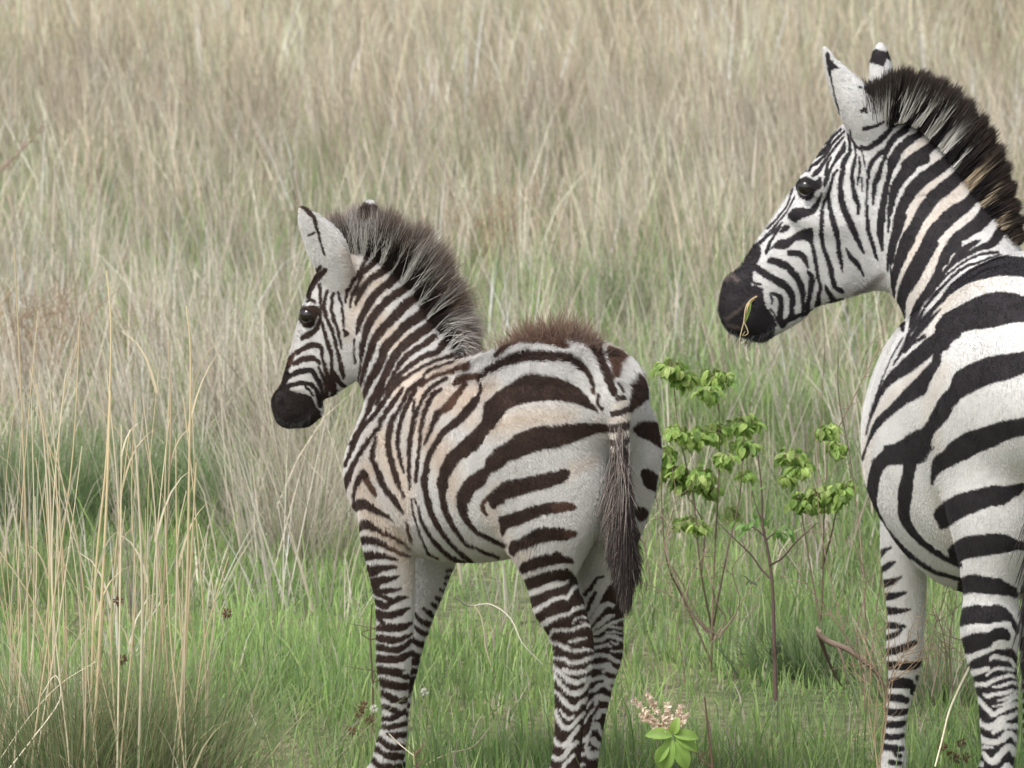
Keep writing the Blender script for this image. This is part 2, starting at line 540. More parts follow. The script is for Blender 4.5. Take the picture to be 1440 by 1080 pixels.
FOAL_RH = FOAL_RIGHT_HAUNCH + """
g1 d 740 260 30 800 190 30 860 100 25 920 80 20
g1 d 760 450 20 800 330 35 850 240 26
g1 D 780 520 850 420 900 340 940 250 1000 170 1190 130 1200 1090 780 1090 800 580
g2 D 500 0 1010 0 1000 1500 300 1500 480 700 600 300
g1 w 780 570 40 850 470 60 910 390 70 960 360 50 1020 365 40
g1 w 820 620 30 900 550 50 970 490 45 1030 470 25
g1 w 830 660 35 910 620 40 970 570 30 1030 540 30 1130 500 20
g1 w 960 580 20 1040 590 25 1130 600 15
g1 w 830 725 40 920 710 40 970 680 40 1040 690 40 1140 740 25
g1 w 810 805 40 900 790 35 960 770 35 1000 790 20
g1 w 1000 740 20 1050 760 25 1080 750 12
g1 w 950 645 15 1040 640 20 1150 655 15
g1 w 800 885 40 900 875 40 980 880 45 1020 920 40 1110 950 30
g1 w 1010 830 25 1120 840 25
g1 w 800 990 40 900 985 45 970 970 50 1000 985 30
g1 w 920 1045 30 990 1020 50 1080 1060 40
g2 w 640 50 40 750 55 45 840 40 30
g2 w 800 100 40 850 70 50 920 120 40
g2 w 600 210 30 720 180 45 790 160 50 830 210 55 940 180 40
g2 w 690 300 30 740 250 45 790 240 45 900 300 35
g2 w 600 390 15 640 310 20 700 280 20
g2 w 700 440 30 720 370 60 770 370 60 860 400 40
g2 w 590 510 20 650 420 25 680 390 20
g2 w 560 660 25 620 570 25 690 480 20
g2 w 720 560 60 750 510 60 820 500 40
g2 w 690 560 15 670 650 20 640 760 25 600 880 20
g2 w 690 680 40 720 640 50 750 740 30
g2 w 680 800 70 720 850 60
g2 w 530 800 45 600 800 45 630 750 30
g2 w 500 920 45 590 940 45 630 880 30
g2 w 650 950 80 710 930 70
g2 w 480 1030 40 580 1050 40
"""
ADULT_A = """
a2 d 740 10 20 640 110 25 600 200 42 540 250 45 450 310 25 400 370 20 385 430 20
a2 d 775 30 18 700 110 22 640 180 25 590 260 25 500 350 30 440 390 25 415 440 22
a2 d 770 90 12 700 170 22 610 290 25 540 390 35 490 450 50 460 480 30
a2 d 600 140 12 500 240 14 420 310 14 380 360 10
a2 d 345 410 25 310 450 20 295 510 15
a2 d 775 150 20 760 220 50 710 290 45 660 370 25 620 450 30 590 530 45 570 590 20
a2 d 640 300 15 600 380 30 590 470 40
a2 d 810 60 18 830 180 28 820 260 40 770 340 50 755 440 50 735 560 50 740 680 60 760 800 65 810 910 65 860 1020 60 890 1080 60
a2 d 830 20 12 850 120 15 900 190 20 950 240 15 970 320 12 980 390 8
a2 d 850 110 10 880 190 18 890 280 20 870 370 35 850 470 38 860 580 40 880 680 50 910 780 40 915 870 20
a2 d 925 290 15 930 400 18 915 500 18 905 580 12
a2 d 950 500 20 955 640 12
a2 d 700 430 25 660 490 30 635 580 30 615 660 35 620 760 40 640 870 45 670 980 55 700 1080 55
a2 d 600 680 15 560 780 25 545 900 35 540 1080 40
a2 D 300 525 400 500 480 540 520 500 540 520 540 600 480 640 450 700 400 730 330 700 300 640 285 600
a2 D 250 820 310 810 400 820 460 790 520 700 545 660 520 760 480 850 400 890 320 920 270 950 210 890
a2 d 200 1000 40 175 1015 60 130 1050 20
a2 d 270 560 10 230 680 12 190 790 12 120 880 14 50 960 16 -10 1020 18
a2 d 270 690 10 200 830 12 130 920 14 30 1040 18
a2 d 130 1000 15 60 1070 18
a2 d 940 190 30 1000 210 50 1080 160 60 1160 100 55 1220 30 50 1260 -20 40
a2 d 1400 20 55 1300 90 60 1240 150 60 1200 230 55 1180 310 40 1150 380 40 1120 480 60 1080 580 50 1070 680 35 1060 770 15
a2 d 1170 240 30 1110 280 40 1050 350 45 1020 440 35 1010 560 25 1000 700 20 1000 850 28 1010 1000 38 1020 1080 38
a2 d 1440 120 90 1360 180 80 1300 260 80 1250 370 65 1220 500 50 1190 640 60 1170 760 65 1145 900 70 1135 1080 70
a2 d 1440 400 120 1370 480 105 1310 560 100 1270 660 85 1250 780 60 1230 880 35 1220 1000 18
a3 d 720 20 15 640 100 18 560 170 18 500 230 20
a3 d 680 100 20 610 200 25 560 310 30
a3 d 600 100 10 520 190 14 450 250 16
a3 D 620 270 680 200 770 190 850 140 920 100 1010 80 1030 110 1040 250 1060 350 1080 450 1095 570 1080 620 1060 520 1040 400 1020 290 990 220 920 195 850 210 810 250 740 290 660 280 600 290 560 340 550 320
a3 d 1080 560 25 1085 600 25 1110 680 35 1090 760 40 1080 880 60
a3 d 800 325 60 860 335 65 930 360 55 960 420 45 980 480 15
a3 d 985 520 30 1020 590 55 1010 700 55 990 800 45 970 890 50
a3 d 600 405 60 680 425 75 760 460 70 820 520 65 880 600 65 920 700 60 930 820 40 930 920 30
a3 d 450 480 70 560 550 70 680 620 75 770 680 75 820 770 60 820 880 55 810 980 60
a3 d 410 600 15 440 635 25 500 650 20
a3 d 600 740 20 680 760 50 710 820 50 700 940 60 700 1030 60
a3 d 600 760 12 620 800 22 615 840 15
a3 d 570 910 30 620 980 22 650 1060 26
a3 d 600 900 12 650 960 14 660 1010 14
a3 d 720 1060 60 780 1010 50 900 960 40 1060 910 50 1200 850 50 1330 800 35
a3 D 400 260 480 240 500 320 480 400 430 480 420 560 410 620 400 650 480 680 520 700 530 800 560 900 600 960 640 1080 600 1200 300 1250 100 1150 80 850 90 640 200 470 300 340
a3 g 150 600 30 200 560 40 260 600 40
a3 g 150 1000 22 230 950 22 320 870 18 400 800 14 470 760 10
a3 g 170 1060 26 240 1080 26 330 1100 20
a3 d 1120 0 35 1120 120 38 1130 250 38 1170 360 40 1210 480 50 1230 600 50 1260 680 45 1330 720 40
a3 d 1230 0 50 1270 120 50 1290 240 40 1300 350 45 1320 450 30 1325 520 12
a3 d 1155 650 15 1180 720 35 1230 790 60
a4 d 530 0 60 580 110 60 630 220 45 680 330 20
a4 d 505 280 15 540 360 40 610 430 50 660 510 25 680 560 12
a4 d 720 0 35 735 120 35 770 240 35 800 340 30 820 390 15
a4 d 850 0 65 850 120 65 860 220 40 870 300 20
a4 d 935 0 20 930 120 15
a4 d 930 330 20 925 430 25 925 510 15
a4 d 1060 -40 110 1010 140 90 970 250 70 958 400 30 955 460 10
a4 g 870 560 70 780 640 80 700 700 60 600 740 40
a5 d -10 840 40 80 740 40 120 650 40 150 540 45 200 440 50 220 330 60 230 200 80
a5 d 130 700 20 220 620 40 290 550 50 350 440 60 420 340 70
a5 d -20 980 50 60 920 40 110 830 50 200 750 50 290 690 45 370 620 50 430 540 60 500 440 70 560 340 80
a5 d 90 1080 80 110 1040 90 180 940 80 270 850 80 370 790 70 440 730 80 520 640 90 600 540 80 680 400 90
a5 d 250 1090 110 290 1060 110 400 980 100 500 910 90 580 830 90 660 750 100 750 640 120 820 540 110
a5 d 560 1100 80 700 1010 80 800 900 90 880 780 110 960 680 110
a6 d 150 0 80 80 170 50 40 330 45 15 500 60 10 650 60
a6 d 430 20 110 250 120 90 180 230 80 120 350 70 90 480 50 70 580 20
a6 d 700 30 110 560 130 130 430 220 130 320 330 130 230 470 110 170 620 90 140 760 80 110 900 80 90 1060 60
a6 d 900 40 150 790 190 130 640 320 140 520 420 130 440 530 130 370 640 110 320 740 120 240 860 110 200 1000 110 170 1080 100
a6 d 1100 150 130 990 330 110 870 480 120 740 570 150 620 680 150 520 790 140 450 920 130 400 1040 120
a6 d 1250 250 150 1130 450 160 1020 640 150 880 750 130 760 830 110 680 940 90 640 1060 80
a6 d 1000 850 15 900 890 35 800 950 35 730 1040 35
a6 d 1280 620 120 1180 800 100 1100 890 80 980 930 50 860 990 30 780 1060 20
a6 d 1180 960 15 1050 980 20 950 1010 15
a7 d 95 0 40 85 150 16 100 400 12
a7 d 280 -20 120 200 140 90 150 290 80 120 430 50 130 560 10
a7 d 520 20 110 420 140 150 350 270 160 280 400 150 220 520 110 200 640 80 200 760 80 215 900 30
a7 d 740 30 140 640 130 90 590 250 70 550 370 90 480 500 100 400 600 80 350 700 80 310 800 50 280 870 15
a7 d 1150 0 60 1010 60 40 860 130 50 740 200 40 650 290 35 590 390 25
a7 d 960 0 40 830 90 50 740 170 30 680 240 15
a7 d 1180 110 15 1000 130 18 860 190 20 740 270 20 640 360 18 560 460 15
a7 d 1200 130 15 1080 170 20 950 220 25 850 250 25 740 330 30 650 420 30 570 510 30 500 590 30 440 660 30
a7 D 2200 300 1700 190 1440 165 1300 150 1180 160 1050 210 900 280 780 370 680 460 620 550 540 640 480 700 420 770 350 880 290 980 250 1060 300 1040 390 900 470 800 540 690 620 610 700 530 800 460 900 410 1050 370 1200 340 1440 350 1700 400 2200 560
a7 d 430 690 25 380 780 40 320 870 40 270 950 30 230 1050 20
a7 d 600 680 8 540 740 20 480 810 30 400 900 40 340 960 40 270 1060 30
a7 D 2200 1000 1700 650 1440 560 1350 530 1200 510 1050 530 900 590 780 660 660 720 590 790 550 860 540 940 460 980 380 1060 380 1100 640 1100 700 1020 780 940 880 895 1000 880 1150 860 1300 820 1440 810 1700 850 2200 1200
b1 D 700 -20 640 50 500 150 380 260 300 340 240 440 200 540 160 660 140 740 180 650 230 540 290 450 380 380 500 310 600 230 670 170 700 120
b1 D 690 -20 900 0 840 60 750 150 730 250 680 340 640 420 610 500 480 570 390 630 300 700 220 780 150 880 110 980 90 1060 80 1030 120 920 160 790 210 700 300 620 420 490 530 380 640 260 680 180
b1 d 420 30 8 330 190 10 240 400 10 160 640 12 110 850 10
b1 d 470 20 30 430 120 35 390 180 20
b1 d 600 20 30 500 80 25 430 150 25
b1 d 380 200 15 340 260 15
b1 D 1900 150 1600 130 1440 150 1300 170 1150 195 1020 240 920 290 850 350 810 460 740 530 690 620 640 720 590 790 500 830 400 900 300 950 220 1020 180 1090 560 1090 640 1000 650 980 670 870 700 810 790 720 850 610 900 550 1000 490 1150 420 1300 380 1440 330 1600 300 1900 350
b1 D 660 1200 670 1080 700 1030 760 990 830 910 960 830 1100 790 1250 740 1440 710 1600 690 1800 800 1700 830 1440 850 1300 890 1200 940 1050 1000 960 1050 830 1110 740 1160 690 1220 665 1270
b2 d 400 40 140 300 70 130 220 140 110 180 240 95 165 350 90 165 450 75 190 540 60 230 620 55 280 700 50 350 780 45 430 860 40 530 940 35 630 1010 35 700 1050 35 800 1080 30 900 1110 30
b2 D 260 -20 660 -20 630 40 560 80 530 120 520 200 430 200 430 130 400 80 350 80 300 130
b2 d 480 150 90 460 250 100 440 370 120 430 480 105 430 570 95 460 650 75 520 730 60 600 810 50 700 880 45 800 940 40 900 990 40
b2 D 680 560 720 500 800 440 900 390 1050 350 1180 320 1300 325 1440 300 1440 350 1340 430 1250 480 1150 490 1030 540 930 580 830 640 745 685 710 620
b2 t 1200 400 60 1320 380 60 1440 330 50
b2 D 800 860 860 800 950 750 1070 735 1190 725 1300 740 1380 780 1500 800 1500 860 1380 860 1250 885 1100 910 960 930 890 970 840 980
b5 D 200 290 260 225 340 205 420 215 540 240 620 245 700 300 770 330 790 380 780 435 700 410 600 400 450 395 350 385 250 400 190 400
b5 D 190 590 260 540 380 515 490 525 600 515 680 550 730 600 780 690 805 770 790 800 740 700 700 670 600 680 500 695 400 690 300 705 190 720
b5 D 230 850 380 800 500 795 560 755 650 740 710 780 715 860 640 860 550 880 520 930 400 970 270 1010 260 930
b6 D 290 110 330 60 480 -10 560 -40 700 -40 760 100 800 300 820 1080 820 1900 300 1900 430 1080 330 700 320 450 340 290 320 180
b6 w 490 50 30 530 25 45 620 40 40 690 60 40 720 120 30
b6 w 330 180 60 420 150 50 470 135 40
b6 w 460 200 25 500 160 30 560 135 35 640 140 35 710 150 25
b6 w 350 290 40 440 285 40 470 280 40 540 240 35 620 215 35 680 200 35 725 225 20
b6 w 515 310 20 600 300 30 690 270 35 760 285 35
b6 w 430 385 20 470 400 40 540 380 35 640 365 40 700 345 30
b6 w 560 440 15 620 430 25 700 390 30 745 345 30
b6 w 510 490 12 600 480 25 680 440 35 750 395 30
b6 w 340 385 40 430 480 45 500 560 50 530 570 50 600 530 50 680 490 50 780 460 35
b6 w 340 550 40 400 650 50 480 690 60 560 660 80 600 620 70 680 590 50 790 530 40
b6 w 520 740 40 580 700 50 610 660 50
b6 w 630 710 35 640 680 50 700 685 50 775 680 50
b6 w 360 740 40 430 820 60 520 835 55 600 810 60 650 760 70 700 770 50 750 850 30
b6 w 425 880 30 510 885 25
b6 w 430 940 40 470 1000 50 520 1020 70 580 960 70 640 890 60 690 890 60 720 960 40
b6 w 600 1120 60 650 1060 60 690 1100 40
b6 w 440 1130 60 520 1200 50 640 1240 50
b6 w 440 1330 60 560 1370 50 700 1330 50
b6 w 440 1500 60 560 1540 50 700 1500 50
a1 D 440 200 460 170 490 240 550 310 575 325 510 340 490 380 480 410 455 290
a1 d 490 400 8 530 600 9 580 790 9
a1 d 800 775 15 830 755 44 860 775 20
a1 d 785 520 16 800 530 16
a1 d 830 945 40 880 930 40 960 910 25 1040 860 20 1065 780 25 1050 740 25
a1 d 870 480 60 880 540 90 930 600 60 960 680 30
a1 d 1090 430 80 1110 560 80 1090 660 50
a1 D 940 140 1040 165 1080 165 1110 270 1060 230 1030 300 970 290 880 260 900 190
a7 t 700 560 40 600 700 40 560 800 40
b1 t 600 300 60 450 420 60 300 560 50 200 700 40 130 900 30
b1 t 760 300 60 700 480 60 640 640 50 700 950 40
a7 t 420 950 40 500 900 40
a6 t 600 100 160 500 300 200 350 500 200 250 700 160
a6 t 900 200 200 700 450 220 500 700 220 380 900 200
a7 t 300 100 200 200 500 100
a7 t 600 100 160 450 350 160 300 650 120
a7 t 1300 440 80 1000 430 100 700 600 90 600 700 60
a5 t 400 900 200 200 1000 100
a6 t 700 450 60 550 650 60 400 850 60
a6 t 900 600 60 700 780 60 600 950 60
a6 t 980 100 60 1000 60 60 1150 250 60 1250 480 60
b2 t 100 50 50 90 250 40 100 480 30
b2 t 700 400 40 760 680 30 850 800 30
"""
ADULT_LF = """
b3 d 130 210 70 180 170 40 240 140 20
b3 d 145 375 50 220 320 60 275 290 20
b3 d 160 515 80 260 485 60 340 445 15
b3 d 180 645 80 300 625 60 400 595 12
b3 d 200 785 85 320 785 60 430 770 15
b3 d 200 930 70 290 935 60 370 945 30
b3 d 200 1055 50 290 1020 45 340 980 25
b4 d 130 110 60 230 90 60 320 60 55 400 20 40
b4 d 120 220 70 250 215 70 370 220 70 440 200 50 500 160 50
b4 d 140 380 60 250 360 90 350 370 80
b4 d 410 310 20 440 335 56
b4 d 385 400 50 380 450 40
b4 d 140 490 50 250 490 65 330 510 50
b4 d 140 600 60 240 615 60 340 600 40
b4 d 130 710 60 240 715 60 340 690 40
b4 d 115 815 50 230 820 50 330 800 40
b4 d 110 895 50 220 915 55 290 920 40
b4 d 230 960 30 270 980 40
b4 d 190 1030 40 270 1040 40
b4 d 100 1120 40 300 1120 40
b4 d 100 1200 40 300 1200 40
"""

def rings(x0, x1, y0, y1, step, w):
    return '\n'.join('p d %g %g %g %g %g %g' % (x0, y, w, x1, y + 3, w) for y in np.arange(y0, y1, step))

ADULT_RH = rings(1380, 1560, 700, 950, 34, 17) + '\n' + rings(1380, 1560, 950, 1260, 14, 7.5)
ADULT_RF = rings(1330, 1480, 640, 1130, 17, 8.5)

SS = 2.0     # pattern samples per photo unit
class Coat:
    def __init__(self, lo, hi, text, widen=1.1):
        self.lo = lo
        nx, ny = int((hi[0] - lo[0]) * SS), int((hi[1] - lo[1]) * SS)
        self.D = np.zeros((ny, nx), np.float32)   # dark
        self.T = np.zeros((ny, nx), np.float32)   # tan / russet
        self.G = np.zeros((ny, nx), np.float32)   # grey
        self.U = np.zeros((ny, nx), np.float32)   # russet in the dark
        for line in text.splitlines():
            p = line.split()
            if len(p) < 5: continue
            ox, oy, s = ORI[p[0]]
            k = p[1]; v = np.array([float(q) for q in p[2:]])
            if k in 'DWR':
                q = v.reshape(-1, 2) / s + (ox, oy)
                self.poly(q, k)
                if k in 'DR':
                    e = np.vstack([q, q[:1]])
                    self.stroke(np.column_stack([e, np.full(len(e), widen * 1.7)]), k.lower())
            else:
                q = v.reshape(-1, 3) / s; q[:, :2] += (ox, oy)
                if k in 'dr': q[:, 2] += widen
                self.stroke(q, k)

    def window(self, x0, y0, x1, y1):
        ny, nx = self.D.shape
        a = max(0, int((x0 - self.lo[0]) * SS)); b = min(nx, int((x1 - self.lo[0]) * SS) + 2)
        c = max(0, int((y0 - self.lo[1]) * SS)); d = min(ny, int((y1 - self.lo[1]) * SS) + 2)
        if a >= b or c >= d: return None
        X = self.lo[0] + np.arange(a, b) / SS; Y = self.lo[1] + np.arange(c, d) / SS
        return (slice(c, d), slice(a, b)), X[None, :], Y[:, None]

    def paint(self, sl, cov, k):
        D, T, G, U = self.D[sl], self.T[sl], self.G[sl], self.U[sl]
        if k in 'dDrR':
            D += (1 - D) * cov
            U += ((0.6 if k in 'rR' else 0.0) - U) * cov
            G *= 1 - cov
        elif k in 'wW':
            D *= 1 - cov; U *= 1 - cov
        elif k == 't': T += (1 - T) * cov * 0.8
        elif k == 'g': G += (1 - G) * cov * 0.8

    def stroke(self, q, k):
        q = catmull(q, 6)
        soft = (13 if k == 't' else 3) if k in 'tg' else 0.55
        m = q[:, 2].max() / 2 + soft * 2
        w = self.window(q[:, 0].min() - m, q[:, 1].min() - m, q[:, 0].max() + m, q[:, 1].max() + m)
        if w is None: return
        sl, X, Y = w
        sd = np.full((Y.shape[0], X.shape[1]), 99.0, np.float32)
        for i in range(len(q) - 1):
            a, b = q[i], q[i + 1]
            d = b[:2] - a[:2]; dd = d @ d + 1e-9
            t = np.clip(((X - a[0]) * d[0] + (Y - a[1]) * d[1]) / dd, 0, 1)
            r = (a[2] + t * (b[2] - a[2])) / 2
            np.minimum(sd, np.hypot(X - a[0] - t * d[0], Y - a[1] - t * d[1]) - r, out=sd)
        self.paint(sl, np.clip(0.5 - sd / (2 * soft), 0, 1), k)

    def poly(self, q, k):
        n = len(q)
        Q = np.vstack([q[-1:], q, q[:2]])
        t = np.linspace(0, 1, 4, endpoint=False)[:, None]
        out = []
        for i in range(1, n + 1):
            a, b, c, d = Q[i - 1], Q[i], Q[i + 1], Q[i + 2]
            sm = 0.5 * ((2 * b) + (c - a) * t + (2 * a - 5 * b + 4 * c - d) * t * t + (3 * b - a - 3 * c + d) * t ** 3)
            out.append(0.6 * sm + 0.4 * (b + (c - b) * t))
        q = np.vstack(out)
        w = self.window(q[:, 0].min() - 2, q[:, 1].min() - 2, q[:, 0].max() + 2, q[:, 1].max() + 2)
        if w is None: return
        sl, X, Y = w
        inside = np.zeros((Y.shape[0], X.shape[1]), bool)
        for i in range(len(q)):
            a, b = q[i], q[(i + 1) % len(q)]
            if a[1] == b[1]: continue
            cond = (a[1] > Y) != (b[1] > Y)
            xi = a[0] + (Y - a[1]) * (b[0] - a[0]) / (b[1] - a[1])
            inside ^= cond & (X < xi)
        c = inside.astype(np.float32)
        for ax in (0, 1):
            c = (np.roll(c, 1, ax) + 2 * c + np.roll(c, -1, ax)) / 4
        self.paint(sl, c, k)

    def sample(self, px, py):
        ny, nx = self.D.shape
        u = np.clip((px - self.lo[0]) * SS, 0, nx - 1.01); v = np.clip((py - self.lo[1]) * SS, 0, ny - 1.01)
        i = u.astype(int); j = v.astype(int); fu = u - i; fv = v - j
        def s(A): return (A[j, i] * (1 - fu) + A[j, i + 1] * fu) * (1 - fv) + (A[j + 1, i] * (1 - fu) + A[j + 1, i + 1] * fu) * fv
        return s(self.D), s(self.T), s(self.G), s(self.U)

def wave(V, f, seed):
    """cheap smooth noise in -1..1"""
    r = np.random.default_rng(seed)
    out = np.zeros(len(V))
    for i in range(7):
        k = r.normal(size=3) * f * (0.6 + 0.25 * i)
        out += np.sin(V @ k + r.uniform(0, 6.28))
    return out / 4.5

def coat_colour(V, N, lab, layers, side, mirror_labels, dark, rust, pale, tan, rough=0.6):
    """colour of each skin vertex; side = (point, left vector) of the animal's mid plane"""
    P0, Lv = side
    s = (V - P0) @ Lv
    view = np.array([0, 0, CAMZ]) - V
    view /= np.linalg.norm(view, axis=1)[:, None]
    facing = (N * view).sum(1)
    mir = np.isin(lab, mirror_labels) & (s < -0.015) & (facing < 0.02)
    Vm = V.copy()
    Vm[mir] = V[mir] - 2 * s[mir, None] * Lv
    px, py = proj(Vm)
    n1, n2 = wave(V, 160, 3), wave(V, 170, 4)
    px = px + rough * n1 + rng.normal(size=len(V)) * 0.3; py = py + rough * n2 + rng.normal(size=len(V)) * 0.3
    D = np.zeros(len(V)); T = np.zeros(len(V)); G = np.zeros(len(V)); U = np.zeros(len(V))
    for labs, coat in layers:
        m = np.isin(lab, labs)
        if coat is not layers[0][1]: m &= ~mir
        if coat is layers[0][1]: m |= mir
        if m.any(): D[m], T[m], G[m], U[m] = coat.sample(px[m], py[m])
    T = np.clip(T, 0, 1)[:, None]; G = np.clip(G, 0, 1)[:, None]
    dk = dark + (rust - dark) * np.clip(U, 0, 1)[:, None]
    pl = pale + (tan - pale) * T
    mott = (1 + 0.05 * wave(V, 25, 8) + 0.012 * rng.normal(size=len(V)))[:, None]
    C = pl * mott + (dk * (1 + 0.25 * wave(V, 60, 9)[:, None]) - pl * mott) * D[:, None]
    C = C + (np.array([0.13, 0.10, 0.085]) - C) * G * 0.8
    return np.clip(C, 0.004, 1), D, facing

# ------------------------------------------------------------------ animal materials
def coat_material(name, rough=0.75):
    m, n, l, b = new_mat(name)
    a = n.new('ShaderNodeAttribute'); a.attribute_name = 'Col'
    tc = n.new('ShaderNodeTexCoord')
    no = n.new('ShaderNodeTexNoise'); no.inputs['Scale'].default_value = 320; no.inputs['Detail'].default_value = 3
    mp = n.new('ShaderNodeMapRange'); mp.inputs['From Min'].default_value = 0.3; mp.inputs['From Max'].default_value = 0.7
    mp.inputs['To Min'].default_value = 0.93; mp.inputs['To Max'].default_value = 1.05
    mx = n.new('ShaderNodeMix'); mx.data_type = 'RGBA'; mx.blend_type = 'MULTIPLY'; mx.inputs[0].default_value = 1
    l.new(tc.outputs['Object'], no.inputs['Vector']); l.new(no.outputs['Fac'], mp.inputs['Value'])
    l.new(a.outputs['Color'], mx.inputs[6]); l.new(mp.outputs[0], mx.inputs[7])
    l.new(mx.outputs[2], b.inputs['Base Color'])
    bu = n.new('ShaderNodeBump'); bu.inputs['Strength'].default_value = 0.15; bu.inputs['Distance'].default_value = 0.002
    l.new(no.outputs['Fac'], bu.inputs['Height']); l.new(bu.outputs[0], b.inputs['Normal'])
    b.inputs['Roughness'].default_value = rough
    b.inputs['Specular IOR Level'].default_value = 0.25
    return m

def attr_material(name, rough=0.8, spec=0.2, trans=0.0):
    m, n, l, b = new_mat(name)
    a = n.new('ShaderNodeAttribute'); a.attribute_name = 'Col'
    l.new(a.outputs['Color'], b.inputs['Base Color'])
    b.inputs['Roughness'].default_value = rough
    b.inputs['Specular IOR Level'].default_value = spec
    if trans > 0:
        t = n.new('ShaderNodeBsdfTranslucent'); mx = n.new('ShaderNodeMixShader'); o = n['Material Output']
        mx.inputs[0].default_value = trans
        l.new(a.outputs['Color'], t.inputs['Color']); l.new(b.outputs[0], mx.inputs[1]); l.new(t.outputs[0], mx.inputs[2])
        l.new(mx.outputs[0], o.inputs['Surface'])
    return m

M_COAT = coat_material('short_coat')
M_HAIR = attr_material('hair', 0.65, 0.25)
m_, n_, l_, b_ = new_mat('dark_eye')
b_.inputs['Base Color'].default_value = (0.012, 0.009, 0.008, 1); b_.inputs['Roughness'].default_value = 0.12
M_EYE = m_

def eyeball(c, r, parent):
    import bmesh
    bm = bmesh.new()
    bmesh.ops.create_uvsphere(bm, u_segments=32, v_segments=20, radius=r)
    me = bpy.data.meshes.new('eye'); bm.to_mesh(me); bm.free()
    for p in me.polygons: p.use_smooth = True
    me.materials.append(M_EYE)
    o = bpy.data.objects.new('eye', me); COL.objects.link(o)
    o.parent = parent
    o.location = Vector(c) - Vector(parent.location)
    return o

def px2m(w, Y): return w * Y / FPX

HAIR_ON = True
def fur(name, V, F, C, N, n, length, radius, flow, lift, parent, weight=None, seed=1):
    r = np.random.default_rng(seed)
    a = V[F[:, 0]]; ar = np.linalg.norm(np.cross(V[F[:, 1]] - a, V[F[:, 3]] - a), axis=1)
    if weight is not None: ar = ar * weight[F].mean(1)
    f = r.choice(len(F), n, p=ar / ar.sum())
    u, v = r.random(n)[:, None], r.random(n)[:, None]
    q = F[f]
    def mixq(A): return (A[q[:, 0]] * (1 - u) + A[q[:, 1]] * u) * (1 - v) + (A[q[:, 3]] * (1 - u) + A[q[:, 2]] * u) * v
    P = mixq(V); Nn = mixq(N); Nn /= np.linalg.norm(Nn, axis=1)[:, None] + 1e-9
    near = q[np.arange(n), np.where(u[:, 0] < .5, np.where(v[:, 0] < .5, 0, 3), np.where(v[:, 0] < .5, 1, 2))]
    c = C[near]
    fl = flow(P)
    fl = fl - (fl * Nn).sum(1)[:, None] * Nn
    fl /= np.linalg.norm(fl, axis=1)[:, None] + 1e-9
    L = length(P) if callable(length) else length
    L = np.broadcast_to(L, n) * r.uniform(0.6, 1.25, n)
    sw = np.stack([wave(P, 22, 51), wave(P, 22, 52), wave(P, 22, 53)], 1) * .35
    d = fl + sw + r.normal(size=(n, 3)) * 0.14
    P = P - fl * (L * 0.5)[:, None]
    pts = np.stack([P - Nn * 0.002, P + Nn * (L * lift * 0.8)[:, None] + d * (L * 0.4)[:, None],
                    P + Nn * (L * lift)[:, None] + d * L[:, None]], 1)
    col = np.repeat(c[:, None, :], 3, 1) * r.uniform(0.93, 1.08, n)[:, None, None]
    return strands(name, pts, np.array([radius, radius * 0.8, radius * 0.15])[None, :], np.clip(col, 0, 1), M_HAIR, parent)
# ------------------------------------------------------------------ ground and field of grass
def ramp_mat():
    m, n, l, b = new_mat('soil')
    tc = n.new('ShaderNodeTexCoord')
    a = n.new('ShaderNodeTexNoise'); a.inputs['Scale'].default_value = 1.3; a.inputs['Detail'].default_value = 8
    c = n.new('ShaderNodeTexNoise'); c.inputs['Scale'].default_value = 28; c.inputs['Detail'].default_value = 6
    l.new(tc.outputs['Object'], a.inputs['Vector']); l.new(tc.outputs['Object'], c.inputs['Vector'])
    r1 = n.new('ShaderNodeValToRGB'); e = r1.color_ramp.elements
    e[0].position = .3; e[0].color = (.09, .13, .04, 1); e[1].position = .75; e[1].color = (.26, .22, .13, 1)
    r2 = n.new('ShaderNodeValToRGB'); e = r2.color_ramp.elements
    e[0].position = .35; e[0].color = (.45, .45, .45, 1); e[1].position = .7; e[1].color = (1.3, 1.3, 1.3, 1)
    mx = n.new('ShaderNodeMix'); mx.data_type = 'RGBA'; mx.blend_type = 'MULTIPLY'; mx.inputs[0].default_value = 1
    l.new(a.outputs['Fac'], r1.inputs[0]); l.new(c.outputs['Fac'], r2.inputs[0])
    l.new(r1.outputs[0], mx.inputs[6]); l.new(r2.outputs[0], mx.inputs[7]); l.new(mx.outputs[2], b.inputs['Base Color'])
    b.inputs['Roughness'].default_value = 1
    bu = n.new('ShaderNodeBump'); bu.inputs['Strength'].default_value = .8; bu.inputs['Distance'].default_value = .03
    l.new(c.outputs['Fac'], bu.inputs['Height']); l.new(bu.outputs[0], b.inputs['Normal'])
    return m

gx = np.concatenate([[-1500, -400, -100, -30], np.linspace(-12, 12, 49), [30, 100, 400, 1500]])
gy = np.concatenate([[-40, 0, 6], np.linspace(9, 70, 123), [90, 150, 400, 1000, 2500]])
GX, GY = np.meshgrid(gx, gy, indexing='ij')
def gz(x, y):
    h = .018 * np.sin(x * 1.9 + y * .7) + .014 * np.sin(x * .8 - y * 1.7 + 2) + .01 * np.sin(x * 4.1 + 1.3 * y)
    return h * np.clip((y - 12.6) / 2, 0, 1) - .012
V = np.stack([GX.ravel(), GY.ravel(), gz(GX, GY).ravel()], 1)
ni, nj = GX.shape
I, J = np.meshgrid(np.arange(ni - 1), np.arange(nj - 1), indexing='ij')
q = (I * nj + J).ravel()
o = mesh_obj('ground', V, np.stack([q, q + nj, q + nj + 1, q + 1], 1), ramp_mat())
tag(o, 'earth under the grass', kind='structure')

M_GRASS = attr_material('grass_blade', .6, .3, .5)
M_STRAW = attr_material('dry_straw', .7, .25, .45)

